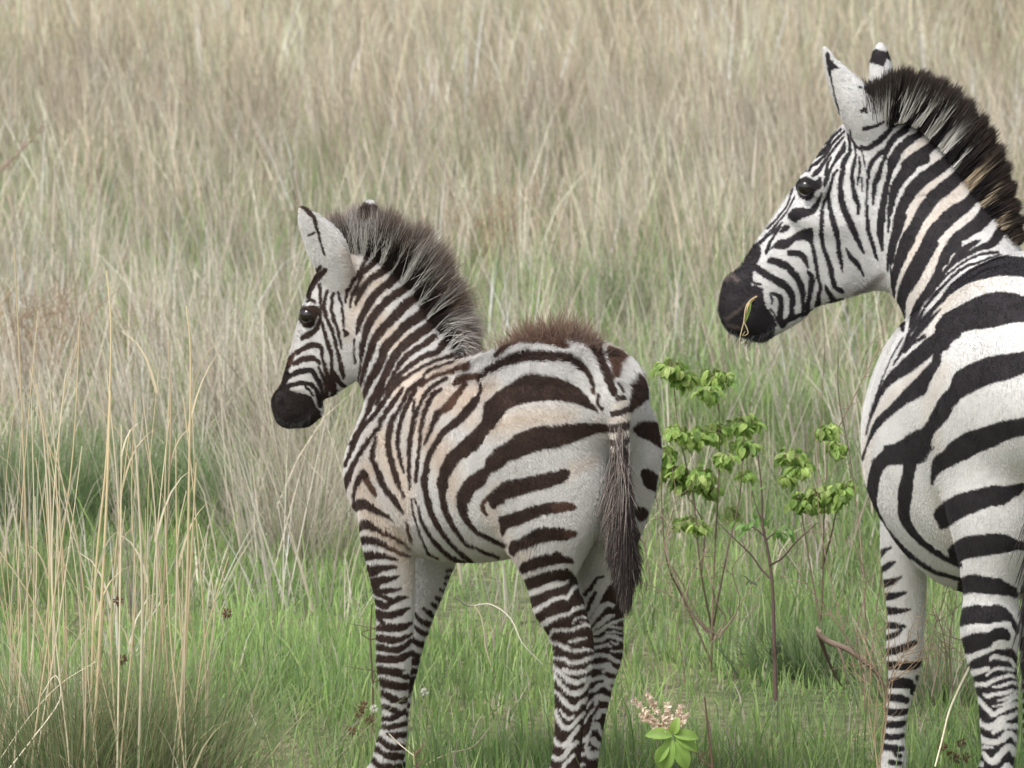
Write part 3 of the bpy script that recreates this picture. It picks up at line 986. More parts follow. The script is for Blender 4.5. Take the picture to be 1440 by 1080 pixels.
def noise2(x, y, f, seed):
    r = np.random.default_rng(seed)
    out = np.zeros(len(x))
    for i in range(6):
        a = r.uniform(0, 6.28); k = f * (.6 + .35 * i)
        out += np.sin((x * math.cos(a) + y * math.sin(a)) * k + r.uniform(0, 6.28)) / (1 + .25 * i)
    return out / 2.6

def blades(base, height, width, yaw, lean, droop, col0, col1, K=3):
    """curved tapering ribbons.  base (n,3); yaw = lean direction; lean, droop in radians"""
    n = len(base)
    dirh = np.stack([np.cos(yaw), np.sin(yaw), np.zeros(n)], 1)
    face = yaw + np.pi / 2 + rng.normal(size=n) * .8
    wv = np.stack([np.cos(face), np.sin(face), np.zeros(n)], 1)
    pos = base.copy()
    rows = []; cols = []
    for k in range(K + 1):
        t = k / K
        w = width * (1 - t ** 1.6) * .5 + .0002
        rows.append(pos - wv * w[:, None]); rows.append(pos + wv * w[:, None])
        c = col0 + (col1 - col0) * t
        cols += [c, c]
        a = lean + droop * t * t
        pos = pos + (dirh * np.sin(a)[:, None] + np.array([0, 0, 1]) * np.cos(a)[:, None]) * (height / K)[:, None]
    V = np.stack(rows, 1).reshape(-1, 3)
    C = np.stack(cols, 1).reshape(-1, 3)
    b = (np.arange(n) * 2 * (K + 1))[:, None, None]
    f = np.array([[2 * k, 2 * k + 1, 2 * k + 3, 2 * k + 2] for k in range(K)])[None]
    return V, (b + f).reshape(-1, 4), C

def scatter(n, y0, y1, margin=1.3, weight=None):
    out = np.zeros((0, 2))
    while len(out) < n:
        y = np.sqrt(rng.uniform(0, 1, 2 * n) * ((y1 + 14) ** 2 - (y0 + 14) ** 2) + (y0 + 14) ** 2) - 14
        x = rng.uniform(-1, 1, 2 * n) * (y * .0935 + margin)
        if weight is not None:
            k = rng.random(2 * n) < weight(x, y); x, y = x[k], y[k]
        out = np.vstack([out, np.stack([x, y], 1)])
    return out[:n]

def pick(pal, n):
    pal = np.array(pal)
    i = rng.integers(0, len(pal), n); j = rng.integers(0, len(pal), n); t = rng.random(n)[:, None]
    return (pal[i] * (1 - t) + pal[j] * t) * rng.uniform(.75, 1.25, n)[:, None]

GREEN = [(.25, .38, .12), (.33, .47, .15), (.18, .30, .10), (.42, .52, .22), (.27, .36, .18)]
DRY = [(.74, .66, .53), (.62, .53, .43), (.84, .78, .66), (.44, .36, .29), (.66, .61, .49)]
PALE = [(.74, .64, .49), (.90, .81, .65), (.58, .48, .37), (.72, .62, .46), (.38, .30, .22), (.48, .52, .32)]

MIDG = [(.30, .38, .20), (.40, .44, .26), (.22, .30, .14)]

def screen_x(x, y): return 720 + FPX * x / y

parts = []
# short green turf near the animals and thinner green further off
p = scatter(215000, 10.7, 20, 1.7, lambda x, y: .55 + .45 * noise2(x, y, 2.2, 1))
n = len(p); h = rng.gamma(5, .0165, n) * np.clip(.30 + (p[:, 1] - 11.2) * .5, .30, 1) * (1 + .35 * noise2(p[:, 0], p[:, 1], 3.5, 2))
c = pick(GREEN, n) * (1 + .25 * noise2(p[:, 0], p[:, 1], 1.6, 3) + .2 * noise2(p[:, 0], p[:, 1], 7, 31))[:, None]
dry = rng.random(n) < .05 + .05 * np.clip(p[:, 1] - 14, 0, 3)
c[dry] = pick(DRY, dry.sum()) * .8
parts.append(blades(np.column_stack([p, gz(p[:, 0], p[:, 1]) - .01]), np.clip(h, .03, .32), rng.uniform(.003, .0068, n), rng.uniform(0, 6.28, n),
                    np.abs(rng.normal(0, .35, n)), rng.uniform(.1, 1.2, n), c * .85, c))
p = scatter(100000, 20, 36, 3.2, lambda x, y: .55 + .45 * noise2(x, y, 1.1, 4))
n = len(p); c = pick(GREEN, n) * 1.0 + .02
dry = rng.random(n) < .5; c[dry] = pick(DRY, dry.sum()) * .8
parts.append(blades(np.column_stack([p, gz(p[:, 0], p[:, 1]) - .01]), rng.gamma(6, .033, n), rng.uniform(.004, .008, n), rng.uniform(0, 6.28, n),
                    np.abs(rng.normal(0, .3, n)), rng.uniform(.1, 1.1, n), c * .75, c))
V, F, C = merge(parts)
o = mesh_obj('green_grass', V, F, M_GRASS, None, C, smooth=False)
tag(o, 'short green grass covering the ground between the animals', kind='stuff')

# dry grass: fans of thin stems that thicken with distance
def tufts(nc, y0, y1, per, hmin, hmax, w0, w1, weight, pal, spread=.05, leanamt=.13, K=4, margin=2.6):
    cpt = scatter(nc, y0, y1, margin, weight)
    k = rng.poisson(per, nc) + 2
    idx = np.repeat(np.arange(nc), k); n = len(idx)
    hc = rng.uniform(hmin, hmax, nc)[idx] * rng.uniform(.45, 1.1, n)
    ang = rng.uniform(0, 6.28, n); rad = np.abs(rng.normal(0, spread, n))
    b = cpt[idx] + np.stack([np.cos(ang), np.sin(ang)], 1) * rad[:, None]
    col = np.clip(pick(pal, nc)[idx] * rng.uniform(.55, 1.35, n)[:, None] * (1 + .22 * noise2(cpt[:, 0], cpt[:, 1] * .4, 2.0, 15))[idx][:, None], .05, .93)
    lc = (rng.normal(0, .12, nc))[idx]
    lean = np.abs(rng.normal(0, leanamt, n)) + rad * 1.2
    wind = rng.random(n) < .35
    ang = np.where(wind, 2.9 + rng.normal(0, .8, n), ang)
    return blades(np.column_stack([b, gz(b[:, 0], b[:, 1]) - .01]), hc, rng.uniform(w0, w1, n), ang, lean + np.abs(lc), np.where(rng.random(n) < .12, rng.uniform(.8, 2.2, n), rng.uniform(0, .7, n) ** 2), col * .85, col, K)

def w_mid(x, y):
    sx = screen_x(x, y)
    left = np.clip((560 - sx) / 200, 0, 1)
    bare = np.exp(-((sx - 880) / 260) ** 2 - ((y - 23) / 4.5) ** 2)
    return np.clip((.22 + .50 * left) * (1 + .6 * noise2(x, y, 1.3, 6)) * (1 - .75 * bare) * np.clip((y - 13.5) / 5.0, .04, 1), 0, 1)
parts = [tufts(3000, 13.4, 24, 9, .22, .64, .0025, .0062, w_mid, DRY, .05, leanamt=.2),
         tufts(1300, 15.5, 30, 12, .16, .38, .004, .008, lambda x, y: np.clip(.45 + .6 * noise2(x, y, 1.2, 17), 0, 1), GREEN + MIDG, .09, leanamt=.35),
         tufts(2900, 23, 32, 9, .32, .78, .004, .010, lambda x, y: np.clip(.45 + .5 * noise2(x, y, .8, 7) + np.clip((y - 27) / 5, 0, .5), 0, 1), DRY + PALE, .07),
         tufts(5600, 30, 46, 8, .40, .95, .006, .016, lambda x, y: np.clip(.7 + .4 * noise2(x, y, .6, 8), 0, 1), PALE, .10, margin=5),
         tufts(5600, 45, 75, 8, .5, 1.05, .009, .022, None, PALE, .14, margin=9),
         tufts(3000, 75, 150, 11, .6, 1.1, .012, .03, None, PALE, .4, margin=16)]
V, F, C = merge(parts)
o = mesh_obj('dry_grass', V, F, M_STRAW, None, C, smooth=False)
tag(o, 'pale dry grass standing across the plain behind the zebras', kind='stuff')
# ------------------------------------------------------------------ foal
def side_vec(deg):
    t = R(deg)
    return np.array([-math.cos(t), math.sin(t), 0]), np.array([-math.sin(t), -math.cos(t), 0])

def chain(rows, klat=None):
    """rows px py Y r_lateral r_other (metres)"""
    return [(at(r[0], r[1], r[2]), r[3], r[4]) for r in rows]

def leg_chain(rows, Y0, Y1, hoof, app, flat):
    """rows px py half-width(px); depth runs from Y0 to Y1"""
    out = []
    n = len(rows)
    for i, (px, py, w) in enumerate(rows):
        Y = Y0 + (Y1 - Y0) * min(1, i / (n - 1))
        rv = px2m(w, Y) / app[min(i, len(app) - 1)]
        out.append((at(px, py, Y), rv * flat[min(i, len(flat) - 1)], rv))
    return out

def pin(c, z):
    c = np.array(c); c[2] = z
    return c

def build_foal():
    fw, lf = side_vec(42)
    root = empty('zebra_foal', (0.02, 12.0, 0))
    tag(root, 'small fluffy brown-striped zebra foal with an upright fuzzy mane and tufted tail', 'zebra foal')
    S = Sculpt((-0.62, 11.55, -0.01), (0.36, 12.5, 1.42), 0.0055)
    up = (0, 0, 1)
    S.add(chain([(846, 560, 11.75, .10, .105), (822, 572, 11.79, .135, .135), (771, 598, 11.85, .16, .180), (723, 636, 11.92, .165, .216),
                 (676, 652, 11.99, .168, .214), (628, 659, 12.05, .160, .204), (590, 664, 12.11, .135, .182), (570, 664, 12.15, .115, .145)]), lf, .03, 0)
    # croup ridge and withers
    S.add(chain([(852, 545, 11.77, .04, .04), (815, 522, 11.81, .05, .045), (775, 512, 11.86, .05, .045), (735, 524, 11.92, .05, .045)]), lf, .04, 0)
    S.add(chain([(690, 548, 11.98, .045, .045), (650, 548, 12.03, .05, .05)]), lf, .04, 0)
    # neck
    S.add(chain([(500, 420, 12.22, .062, .098), (526, 440, 12.21, .066, .102), (563, 500, 12.18, .075, .106), (592, 556, 12.14, .09, .122),
                 (606, 612, 12.11, .115, .145)]), (0.25, 1, 0), .035, 5)
    # head
    hl = np.array([-0.22, -1, 0])
    S.add(chain([(478, 405, 12.2, .050, .060), (469, 436, 12.2, .058, .069), (457, 474, 12.2, .052, .066), (441, 514, 12.2, .045, .057),
                 (426, 546, 12.2, .038, .049), (416, 570, 12.2, .034, .045)]), hl, .02, 5)
    S.add(chain([(484, 470, 12.19, .050, .070), (478, 500, 12.19, .042, .055)]), hl, .03, 5)     # cheek
    S.add(chain([(399, 566, 12.2, .030, .024), (404, 584, 12.2, .030, .024)]), hl, .02, 5)       # nose pad
    S.add(chain([(430, 583, 12.2, .026, .022), (442, 578, 12.2, .024, .018)]), hl, .02, 5)       # chin
    S.add(chain([(462, 540, 12.2, .028, .026), (480, 524, 12.2, .03, .03)]), hl, .02, 5)
    S.add(chain([(436, 440, 12.150, .014, .022)]), hl, .014, 5)                                   # brow
    S.cut(chain([(391, 560, 12.163, .013, .009), (396, 571, 12.163, .013, .008)]), hl, .008)
    S.cut(chain([(396, 592, 12.165, .010, .0025), (415, 588, 12.163, .010, .0025), (432, 578, 12.168, .008, .002)]), hl, .006)
    # ears
    S.add(chain([(423, 291, 12.13, .003, .006), (431, 307, 12.13, .008, .020), (444, 325, 12.135, .014, .034), (458, 346, 12.14, .020, .044),
                 (468, 368, 12.15, .024, .042), (475, 392, 12.16, .024, .036)]), (0.3, 1, 0), .012, 6)
    S.cut(chain([(420, 300, 12.155, .006, .010), (430, 322, 12.165, .016, .022), (440, 345, 12.175, .020, .026)]), (0.3, 1, 0), .006)
    S.add(chain([(520, 286, 12.225, .006, .010), (520, 301, 12.225, .014, .023), (520, 322, 12.235, .020, .027), (516, 345, 12.255, .022, .030),
                 (506, 372, 12.265, .024, .032)]), (0.3, 1, 0), .012, 6)
    # legs
    S.add(leg_chain([(770, 555, 62), (774, 610, 82), (775, 655, 83), (770, 695, 81), (768, 732, 68), (770, 765, 52), (771, 800, 36), (784, 848, 33)],
                    11.79, 11.80, None, [.95, .9, .86], [.75, .7, .66, .62, .6, .6, .62, .66]), lf, .018, 3)
    S.add(leg_chain([(784, 848, 33), (801, 885, 30), (807, 910, 28), (806, 940, 25), (803, 980, 20), (800, 1030, 17), (796, 1075, 17), (790, 1102, 19), (784, 1125, 16)],
                    11.80, 11.81, None, [.88], [.68, .66, .7, .75, .8, .85, .9]), lf, .015, 3)
    S.add([(pin(at(780, 1140, 11.81), .045), .030, .034), (pin(at(774, 1155, 11.81), .0), .034, .040)], lf, .01, 3)
    S.add(leg_chain([(832, 588, 68), (856, 618, 72), (858, 655, 66), (853, 700, 60), (850, 745, 47), (844, 790, 36), (843, 830, 28), (848, 862, 25)],
                    11.88, 11.93, None, [.95, .9, .86], [.75, .7, .66, .62, .6, .6, .62, .66]), lf, .03, 4)
    S.add(leg_chain([(848, 862, 25), (852, 890, 23), (853, 915, 21), (847, 945, 18), (839, 985, 14), (831, 1030, 12), (824, 1075, 12.5), (819, 1100, 14), (815, 1120, 13)],
                    11.93, 11.93, None, [.86], [.68, .66, .7, .75, .8, .85, .9]), lf, .015, 4)
    S.add([(pin(at(816, 1135, 11.93), .045), .028, .032), (pin(at(811, 1145, 11.93), .0), .032, .038)], lf, .01, 4)
    S.add(leg_chain([(562, 650, 58), (552, 692, 46), (545, 735, 38), (548, 780, 33), (554, 830, 27), (556, 870, 24), (555, 905, 22.5), (555, 938, 21), (556, 962, 17.5),
                     (555, 1000, 14), (553, 1030, 14.5), (549, 1052, 17), (543, 1075, 17), (536, 1092, 17)],
                    12.03, 12.13, None, [.9, .88, .86], [.7, .7, .72, .74, .75, .8, .85]), lf, .02, 1)
    S.add([(pin(at(530, 1100, 12.13), .035), .027, .030), (pin(at(526, 1110, 12.13), .0), .031, .036)], lf, .01, 1)
    S.add(leg_chain([(622, 700, 48), (620, 745, 36), (611, 790, 25), (603, 825, 20), (592, 860, 17), (579, 905, 14.5), (572, 940, 13.5), (566, 968, 12), (561, 1005, 10.5),
                     (558, 1040, 11), (554, 1062, 12.5), (549, 1082, 13)],
                    12.24, 12.28, None, [.9, .88, .86], [.7, .7, .72, .74, .75, .8, .85]), lf, .02, 2)
    S.add([(pin(at(552, 1088, 12.28), .04), .026, .028), (pin(at(548, 1098, 12.28), .0), .030, .034)], lf, .01, 2)
    # dock of the tail
    S.add(chain([(858, 520, 11.72, .030, .034), (866, 556, 11.675, .021, .023), (870, 610, 11.66, .0185, .02), (874, 660, 11.655, .016, .017), (879, 720, 11.66, .011, .012)]),
          (1, 0, 0), .012, 7)
    V, F, lab = S.mesh(); del S
    V = relax(V, F, 4)
    V, F, lab = split_quads(V, F, lab)
    V = relax(V, F, 2)
    N = vnormals(V, F)
    V = V + N * (.0018 * wave(V, 14, 61))[:, None]
    V[:, 2] = np.maximum(V[:, 2], 0)
    N = vnormals(V, F)
    A = Coat((360, 260), (960, 1230), FOAL_A + FOAL_RIGHT_HAUNCH, 2.0)
    RFc = Coat((480, 700), (720, 1230), FOAL_RF, 1.7)
    RHc = Coat((700, 480), (960, 1230), FOAL_RH, 1.4)
    P0 = at(790, 560, 11.84)
    C, D, facing = coat_colour(V, N, lab, [((0, 1, 3, 5, 6), A), ((2,), RFc), ((4,), RHc)], (P0, lf), (0, 2, 4),
                               np.array([.037, .021, .016]), np.array([.115, .060, .038]), np.array([.58, .565, .545]), np.array([.54, .45, .365]), 1.0)
    # tail dock rings, grey hollow of the ear, black hooves
    t7 = (lab == 7) & (proj(V)[1] > 556)
    t7a = (lab == 7) & ~t7
    qx, qy = proj(V[t7a]); d_ = A.sample(qx, qy)[0][:, None]
    C[t7a] = np.array([.56, .54, .51]) * (1 - d_) + np.array([.037, .021, .016]) * d_
    ph = V[t7, 2] * 62 + wave(V[t7], 30, 5) * 0.5
    k = (np.clip(np.sin(ph * 6.28 / 1.9) * 2.5 + .5, 0, 1))[:, None]
    C[t7] = np.array([.62, .57, .51]) * (1 - k) + np.array([.05, .035, .03]) * k
    qx, qy = proj(V); mz = (lab == 5) & (qx < 452) & (qy > 515) & (C[:, 0] < .12)
    C[mz] = C[mz] * .25 + np.array([.010, .008, .008])
    C[V[:, 2] < .045] = (.025, .02, .018)
    body = mesh_obj('body', V, F, M_COAT, root, C)
    eyeball(at(433, 443, 12.151), .0185, root)
    eyeball(at(434, 443, 12.253), .0185, root)

    # coat hair, longer on the back
    def flow(P):
        d = np.tile(np.array([.55, -.45, -.65]), (len(P), 1))
        ppx, ppy = proj(P)
        head = (ppx < 500) & (ppy < 610)
        d[head] = (.5, 0, -.2)
        d[ppy > 740] = (0.1, 0, -1)
        return d
    def flen(P):
        ppx, ppy = proj(P)
        L = np.full(len(P), .0085)
        L[(ppx < 505) & (ppy < 620)] = .006
        L[ppy > 780] = .007
        L[(ppx > 640) & (ppx < 900) & (ppy < 540)] = .017
        return L
    w = np.clip(1.2 * (facing > -0.25) + 0.12, 0, 1)
    fur('coat_hair', V, F, C, N, 240000, flen, .00040, flow, .42, root, w, 5)

    r = np.random.default_rng(21)
    # mane: roots along the crest, tips fluffed up and back
    crest = catmull(np.array([(462, 352, 450, 318), (476, 346, 462, 296), (492, 342, 486, 285), (508, 341, 510, 279), (530, 345, 543, 283), (550, 357, 575, 292), (571, 374, 606, 308),
                              (589, 394, 634, 334), (603, 417, 652, 366), (614, 442, 667, 402), (624, 466, 682, 440), (633, 490, 688, 470),
                              (642, 508, 683, 498), (655, 520, 672, 516)], float), 12)
    n = 19000
    i = r.random(n) * (len(crest) - 1); j = i.astype(int); fr = (i - j)[:, None]
    cr = crest[j] * (1 - fr) + crest[np.minimum(j + 1, len(crest) - 1)] * fr
    along = i / (len(crest) - 1)
    dirv = cr[:, 2:] - cr[:, :2]
    tang = np.stack([dirv[:, 1], -dirv[:, 0]], 1) / 40
    back = r.uniform(-.32, .22, n)[:, None]           # roots spread down the side of the neck
    root2 = cr[:, :2] + dirv * back + tang * r.normal(size=(n, 1)) * 1.2
    L = (.30 + .70 * r.beta(2.4, 2.0, n)[:, None]) * (.97 + .13 * np.sin(along * 75 + 2 * np.sin(along * 23))[:, None])
    clump = np.sin(along * 150 + 3 * np.sin(along * 41))[:, None] * 3
    tip2 = root2 + dirv * L * (1.0 - back) + tang * (clump + r.normal(size=(n, 1)) * 5)
    lat = r.normal(size=n) * .016 - .018 * (back[:, 0] < 0)
    lat = np.where((along < .28) & (r.random(n) < .8), np.abs(lat), lat)
    Y0 = 12.235 - .05 * along + .06 * np.clip(1.2 - along * 3.5, 0, 1)
    low = np.clip((along - .62) / .38, 0, 1)
    P = np.zeros((n, 5, 3))
    cc = np.zeros((n, 5, 3))
    Dr, Tr, _, _ = A.sample(root2[:, 0] - dirv[:, 0] * (.06 + .0 * along) * (back[:, 0] > -.05), root2[:, 1] - dirv[:, 1] * .06 * (back[:, 0] > -.05))
    base = np.where(Dr[:, None] > .5, np.array([[.022, .014, .012]]), np.array([[.72, .70, .67]]))
    base = np.where((along < .17)[:, None] & (r.random(n) < .75)[:, None], np.array([[.06, .042, .036]]), base)
    tipc = np.array([.20, .15, .12]) * r.uniform(.55, 1.5, n)[:, None]
    for q, t in enumerate((0, .25, .5, .75, 1)):
        xy = root2 + (tip2 - root2) * t
        xy[:, 1] -= 26 * low * math.sin(t * math.pi * .9) * (1 - .2 * t)     # lower hairs rise, then curl over
        xy[:, 1] += 6 * low * t
        Y = Y0 + lat * (1 + 1.6 * t)
        u = (xy[:, 0] - 720) / FPX; v = (540 - xy[:, 1]) / FPX
        dy = CP + v * SP; dz = -SP + v * CP
        P[:, q, 0] = u * Y / dy; P[:, q, 1] = Y; P[:, q, 2] = CAMZ + dz * Y / dy
        k = float(np.clip((t - .55) / .4, 0, 1))
        cc[:, q] = base * (1 - k) + tipc * k
    strands('mane', P, np.array([.00055, .0005, .0004, .00025, .00008])[None, :], cc, M_HAIR, root)

    # dark fluff along the croup
    ridge = catmull(np.array([(684, 540, -6), (700, 510, -6), (725, 484, -2), (750, 474, 0), (785, 470, 3), (812, 477, 8), (838, 498, 10), (852, 520, 8), (860, 545, 3)], float), 10)
    n = 10000
    i = r.random(n) ** .75 * (len(ridge) - 1); j = i.astype(int); fr = (i - j)[:, None]
    cr = ridge[j] * (1 - fr) + ridge[np.minimum(j + 1, len(ridge) - 1)] * fr
    x0 = cr[:, 0] + r.normal(size=n) * 5; y0 = cr[:, 1] + r.uniform(-2, 30, n)
    lift_ = (30 + 12 * r.random(n)) * np.clip(1.05 - (y0 - cr[:, 1]) / 34, .25, 1) * np.clip(np.sin(np.clip(i / (len(ridge) - 1), 0.06, .9) * 3.3), .2, 1) * r.beta(2.6, 1.8, n) * 1.3 * (.8 + .3 * np.sin(i * 1.7 + 2 * np.sin(i * .6)))
    Yr = 11.98 - (x0 - 684) / 176 * .24 + r.normal(size=n) * .02
    P = np.zeros((n, 4, 3)); cc = np.zeros((n, 4, 3))
    mid = (cr[:, 0] > 800)
    c0 = np.where(mid[:, None], np.array([[.045, .026, .022]]), np.array([[.075, .040, .028]])) * r.uniform(.6, 1.5, n)[:, None]
    c1 = np.array([.22, .15, .11]) * r.uniform(.6, 1.5, n)[:, None]
    jx = r.normal(size=n) * 10 + 5 * np.sin(i * 1.3)
    for q, t in enumerate((0, .35, .7, 1)):
        X = x0 + (cr[:, 2] + jx) * t; Yp = y0 - lift_ * t
        u = (X - 720) / FPX; v = (540 - Yp) / FPX; dy = CP + v * SP; dz = -SP + v * CP
        P[:, q] = np.stack([u * Yr / dy, Yr, CAMZ + dz * Yr / dy], 1)
        cc[:, q] = c0 * (1 - t) + c1 * t
    strands('croup_hair', P, np.array([.0005, .00045, .0003, .0001])[None, :], cc, M_HAIR, root)

    # tail: grizzled hair over the dock and a dark brush
    n = 14500
    t0 = .02 + .98 * r.random(n) ** .45
    cx = np.interp(t0, [0, .35, 1], [868, 876, 883]); cy = 585 + t0 * 190
    tipy = np.minimum(cy + 60 + r.random(n) * 110, 870 - 85 * r.random(n) ** .8)
    tipx = 875 + r.normal(size=n) * 10 * (1 - .65 * np.clip((tipy - 770) / 98, 0, 1)) + 9 * (tipy - 820) / 60
    short = r.random(n) < .45
    tipy = np.where(short, np.minimum(cy + 20 + 55 * r.random(n), tipy), tipy)
    tipx = np.where(short | (tipy < 720), cx + r.normal(size=n) * (5 + .02 * (cy - 585)) + 3, tipx)
    wroot = r.normal(size=n) * 4
    P = np.zeros((n, 5, 3)); cc = np.zeros((n, 5, 3))
    shade = r.random(n)
    pale_ = (shade < .07 + .45 * (cy < 680))[:, None]
    base = np.where(pale_, np.array([[.22, .185, .165]]), np.array([[.030, .022, .020]])) * r.uniform(.5, 1.8, n)[:, None]
    yb = r.normal(size=n) * .010
    for q, t in enumerate((0, .25, .5, .75, 1)):
        X = cx + wroot + (tipx - cx - wroot) * t ** .8 ;  Yp = cy + (tipy - cy) * t
        Yd = 11.648 + yb * (1 + t) - .006 * t
        u = (X - 720) / FPX; v = (540 - Yp) / FPX; dy = CP + v * SP; dz = -SP + v * CP
        P[:, q] = np.stack([u * Yd / dy, Yd, CAMZ + dz * Yd / dy], 1)
        cc[:, q] = base
    strands('tail_hair', P, np.array([.00045, .0005, .00045, .00035, .0001])[None, :], cc, M_HAIR, root)
    # whiskers and lashes
    n = 60
    P = np.zeros((n, 3, 3))
    a = r.uniform(0, 1, n)
    bx = 388 + a * 50; by = 582 + 14 * np.sin(a * 3.1) + r.normal(size=n)
    for k in range(n):
        p0 = at(bx[k], by[k], 12.17); P[k, 0] = p0; P[k, 1] = p0 + r.normal(size=3) * .004 + (-.004, 0, -.008); P[k, 2] = P[k, 1] + (-.006 * r.random(), 0, -.008)
    strands('whiskers', P, np.array([.0003, .0002, .0001])[None, :], np.full((n, 3, 3), .05), M_HAIR, root)
    return root

foal = build_foal()
# ------------------------------------------------------------------ adult zebra
def build_adult():
    fw, lf = side_vec(77)
    root = empty('zebra', (1.05, 11.6, 0))
    tag(root, 'large adult zebra with bold black stripes and short dark mane, chewing a grass stem', 'zebra')
    S = Sculpt((0.36, 10.85, -0.01), (1.5, 12.65, 1.78), 0.0068)
    S.add(chain([(1478, 552, 11.22, .17, .19), (1454, 550, 11.36, .235, .262), (1430, 572, 11.53, .262, .312), (1412, 616, 11.72, .305, .346),
                 (1398, 606, 11.91, .240, .312), (1388, 575, 12.08, .165, .25), (1380, 560, 12.20, .12, .18)]), lf, .05, 0)
    S.add(chain([(1480, 440, 11.3, .08, .08), (1450, 418, 11.5, .09, .07), (1430, 430, 11.8, .07, .07), (1412, 410, 12.0, .06, .07)]), lf, .07, 0)
    # neck and head
    S.add(chain([(1232, 235, 12.27, .075, .120), (1264, 262, 12.27, .085, .142), (1310, 330, 12.24, .095, .146), (1352, 395, 12.18, .115, .148),
                 (1380, 465, 12.12, .13, .155)]), (0.25, 1, 0), .05, 5)
    hl = np.array([-0.12, -1, 0])
    S.add(chain([(1216, 222, 12.28, .070, .068), (1196, 260, 12.28, .084, .096), (1169, 306, 12.28, .080, .108), (1130, 350, 12.28, .068, .096),
                 (1090, 392, 12.28, .056, .078), (1062, 424, 12.28, .052, .068), (1052, 436, 12.28, .050, .062)]), hl, .03, 5)
    S.add(chain([(1222, 320, 12.265, .075, .110), (1214, 358, 12.265, .060, .082), (1180, 390, 12.27, .045, .045)]), hl, .05, 5)     # cheek and jaw
    S.add(chain([(1110, 432, 12.28, .036, .040), (1075, 456, 12.28, .036, .036), (1070, 464, 12.28, .034, .032)]), hl, .02, 5)      # chin
    S.add(chain([(1128, 410, 12.28, .035, .040), (1158, 398, 12.28, .035, .042), (1186, 388, 12.28, .035, .040)]), hl, .03, 5)
    S.add(chain([(1035, 404, 12.28, .040, .028), (1036, 430, 12.28, .042, .030), (1040, 452, 12.28, .036, .026)]), hl, .03, 5)      # nose and lip
    S.add(chain([(1138, 258, 12.197, .016, .026), (1150, 262, 12.195, .014, .022)]), hl, .02, 5)                                      # brow
    S.add(chain([(1120, 300, 12.215, .012, .018), (1150, 312, 12.205, .012, .018), (1180, 318, 12.20, .012, .018)]), hl, .03, 5)      # facial crest
    S.cut(chain([(1025, 402, 12.228, .014, .010), (1030, 412, 12.226, .014, .009)]), hl, .008)                                        # nostril
    S.cut(chain([(1018, 462, 12.225, .020, .003), (1040, 448, 12.220, .014, .003), (1066, 424, 12.222, .008, .002)]), hl, .008)       # mouth
    S.add(chain([(1160, 68, 12.2, .005, .008), (1168, 88, 12.2, .010, .016), (1182, 112, 12.2, .018, .030), (1199, 139, 12.2, .026, .042),
                 (1214, 164, 12.21, .032, .046), (1226, 190, 12.23, .036, .044)]), (0.3, 1, 0), .02, 6)
    S.cut(chain([(1158, 85, 12.22, .006, .008), (1166, 112, 12.232, .016, .018), (1180, 145, 12.245, .022, .024)]), (0.3, 1, 0), .008)
    S.add(chain([(1238, 66, 12.36, .008, .012), (1238, 84, 12.36, .016, .023), (1240, 110, 12.36, .022, .029), (1243, 140, 12.36, .028, .036),
                 (1246, 175, 12.33, .034, .044)]), (0.3, 1, 0), .02, 6)
    ap = [.98]
    S.add(leg_chain([(1410, 480, 96), (1411, 560, 104), (1410, 630, 104), (1408, 685, 98), (1403, 735, 82), (1397, 785, 60), (1393, 835, 44), (1392, 880, 41)],
                    11.33, 11.27, None, ap, [.75, .8, .8, .78, .75, .78, .85, .92]), lf, .028, 3)
    S.add(leg_chain([(1392, 880, 41), (1395, 915, 36), (1399, 945, 31), (1403, 980, 31), (1404, 1015, 30), (1404, 1050, 25), (1404, 1085, 21), (1403, 1140, 20),
                     (1401, 1180, 24), (1399, 1205, 22)], 11.27, 11.24, None, ap, [.92, .95, .9, .85, .85, .9, .95, 1, 1]), lf, .025, 3)
    S.add([(pin(at(1397, 1215, 11.22), .07), .040, .044), (pin(at(1395, 1235, 11.19), .0), .050, .056)], lf, .015, 3)
    S.add(leg_chain([(1500, 480, 90), (1512, 560, 100), (1514, 630, 98), (1510, 685, 90), (1500, 735, 74), (1488, 785, 56), (1478, 835, 42), (1471, 880, 38)],
                    11.37, 11.36, None, ap, [.75, .8, .8, .78, .75, .78, .85, .92]), lf, .05, 4)
    S.add(leg_chain([(1471, 880, 38), (1467, 915, 33), (1464, 945, 29), (1463, 980, 29), (1463, 1015, 27), (1462, 1050, 23), (1461, 1085, 20), (1460, 1140, 19),
                     (1459, 1175, 23), (1458, 1195, 21)], 11.36, 11.38, None, ap, [.92, .95, .9, .85, .85, .9, .95, 1, 1]), lf, .025, 4)
    S.add([(pin(at(1458, 1200, 11.36), .07), .040, .044), (pin(at(1457, 1215, 11.33), .0), .050, .056)], lf, .015, 4)
    S.add(leg_chain([(1312, 610, 54), (1292, 680, 46), (1277, 745, 37), (1272, 790, 31), (1273, 830, 28), (1274, 865, 25.5), (1272, 900, 24.5), (1271, 935, 25), (1268, 962, 22),
                     (1261, 1000, 16.5), (1258, 1035, 15), (1257, 1062, 17.5), (1254, 1088, 17)], 12.05, 12.10, None, ap, [.9, .95, 1]), lf, .03, 1)
    S.add([(pin(at(1252, 1098, 12.10), .045), .030, .034), (pin(at(1250, 1110, 12.08), .0), .040, .046)], lf, .012, 1)
    S.add(leg_chain([(1400, 600, 62), (1402, 680, 48), (1404, 745, 36), (1404, 790, 30), (1404, 830, 27), (1404, 865, 25), (1404, 900, 24), (1403, 935, 24), (1402, 962, 20),
                     (1400, 1000, 16), (1399, 1035, 15), (1398, 1060, 17), (1397, 1080, 16)], 12.12, 12.18, None, ap, [.9, .95, 1]), lf, .03, 2)
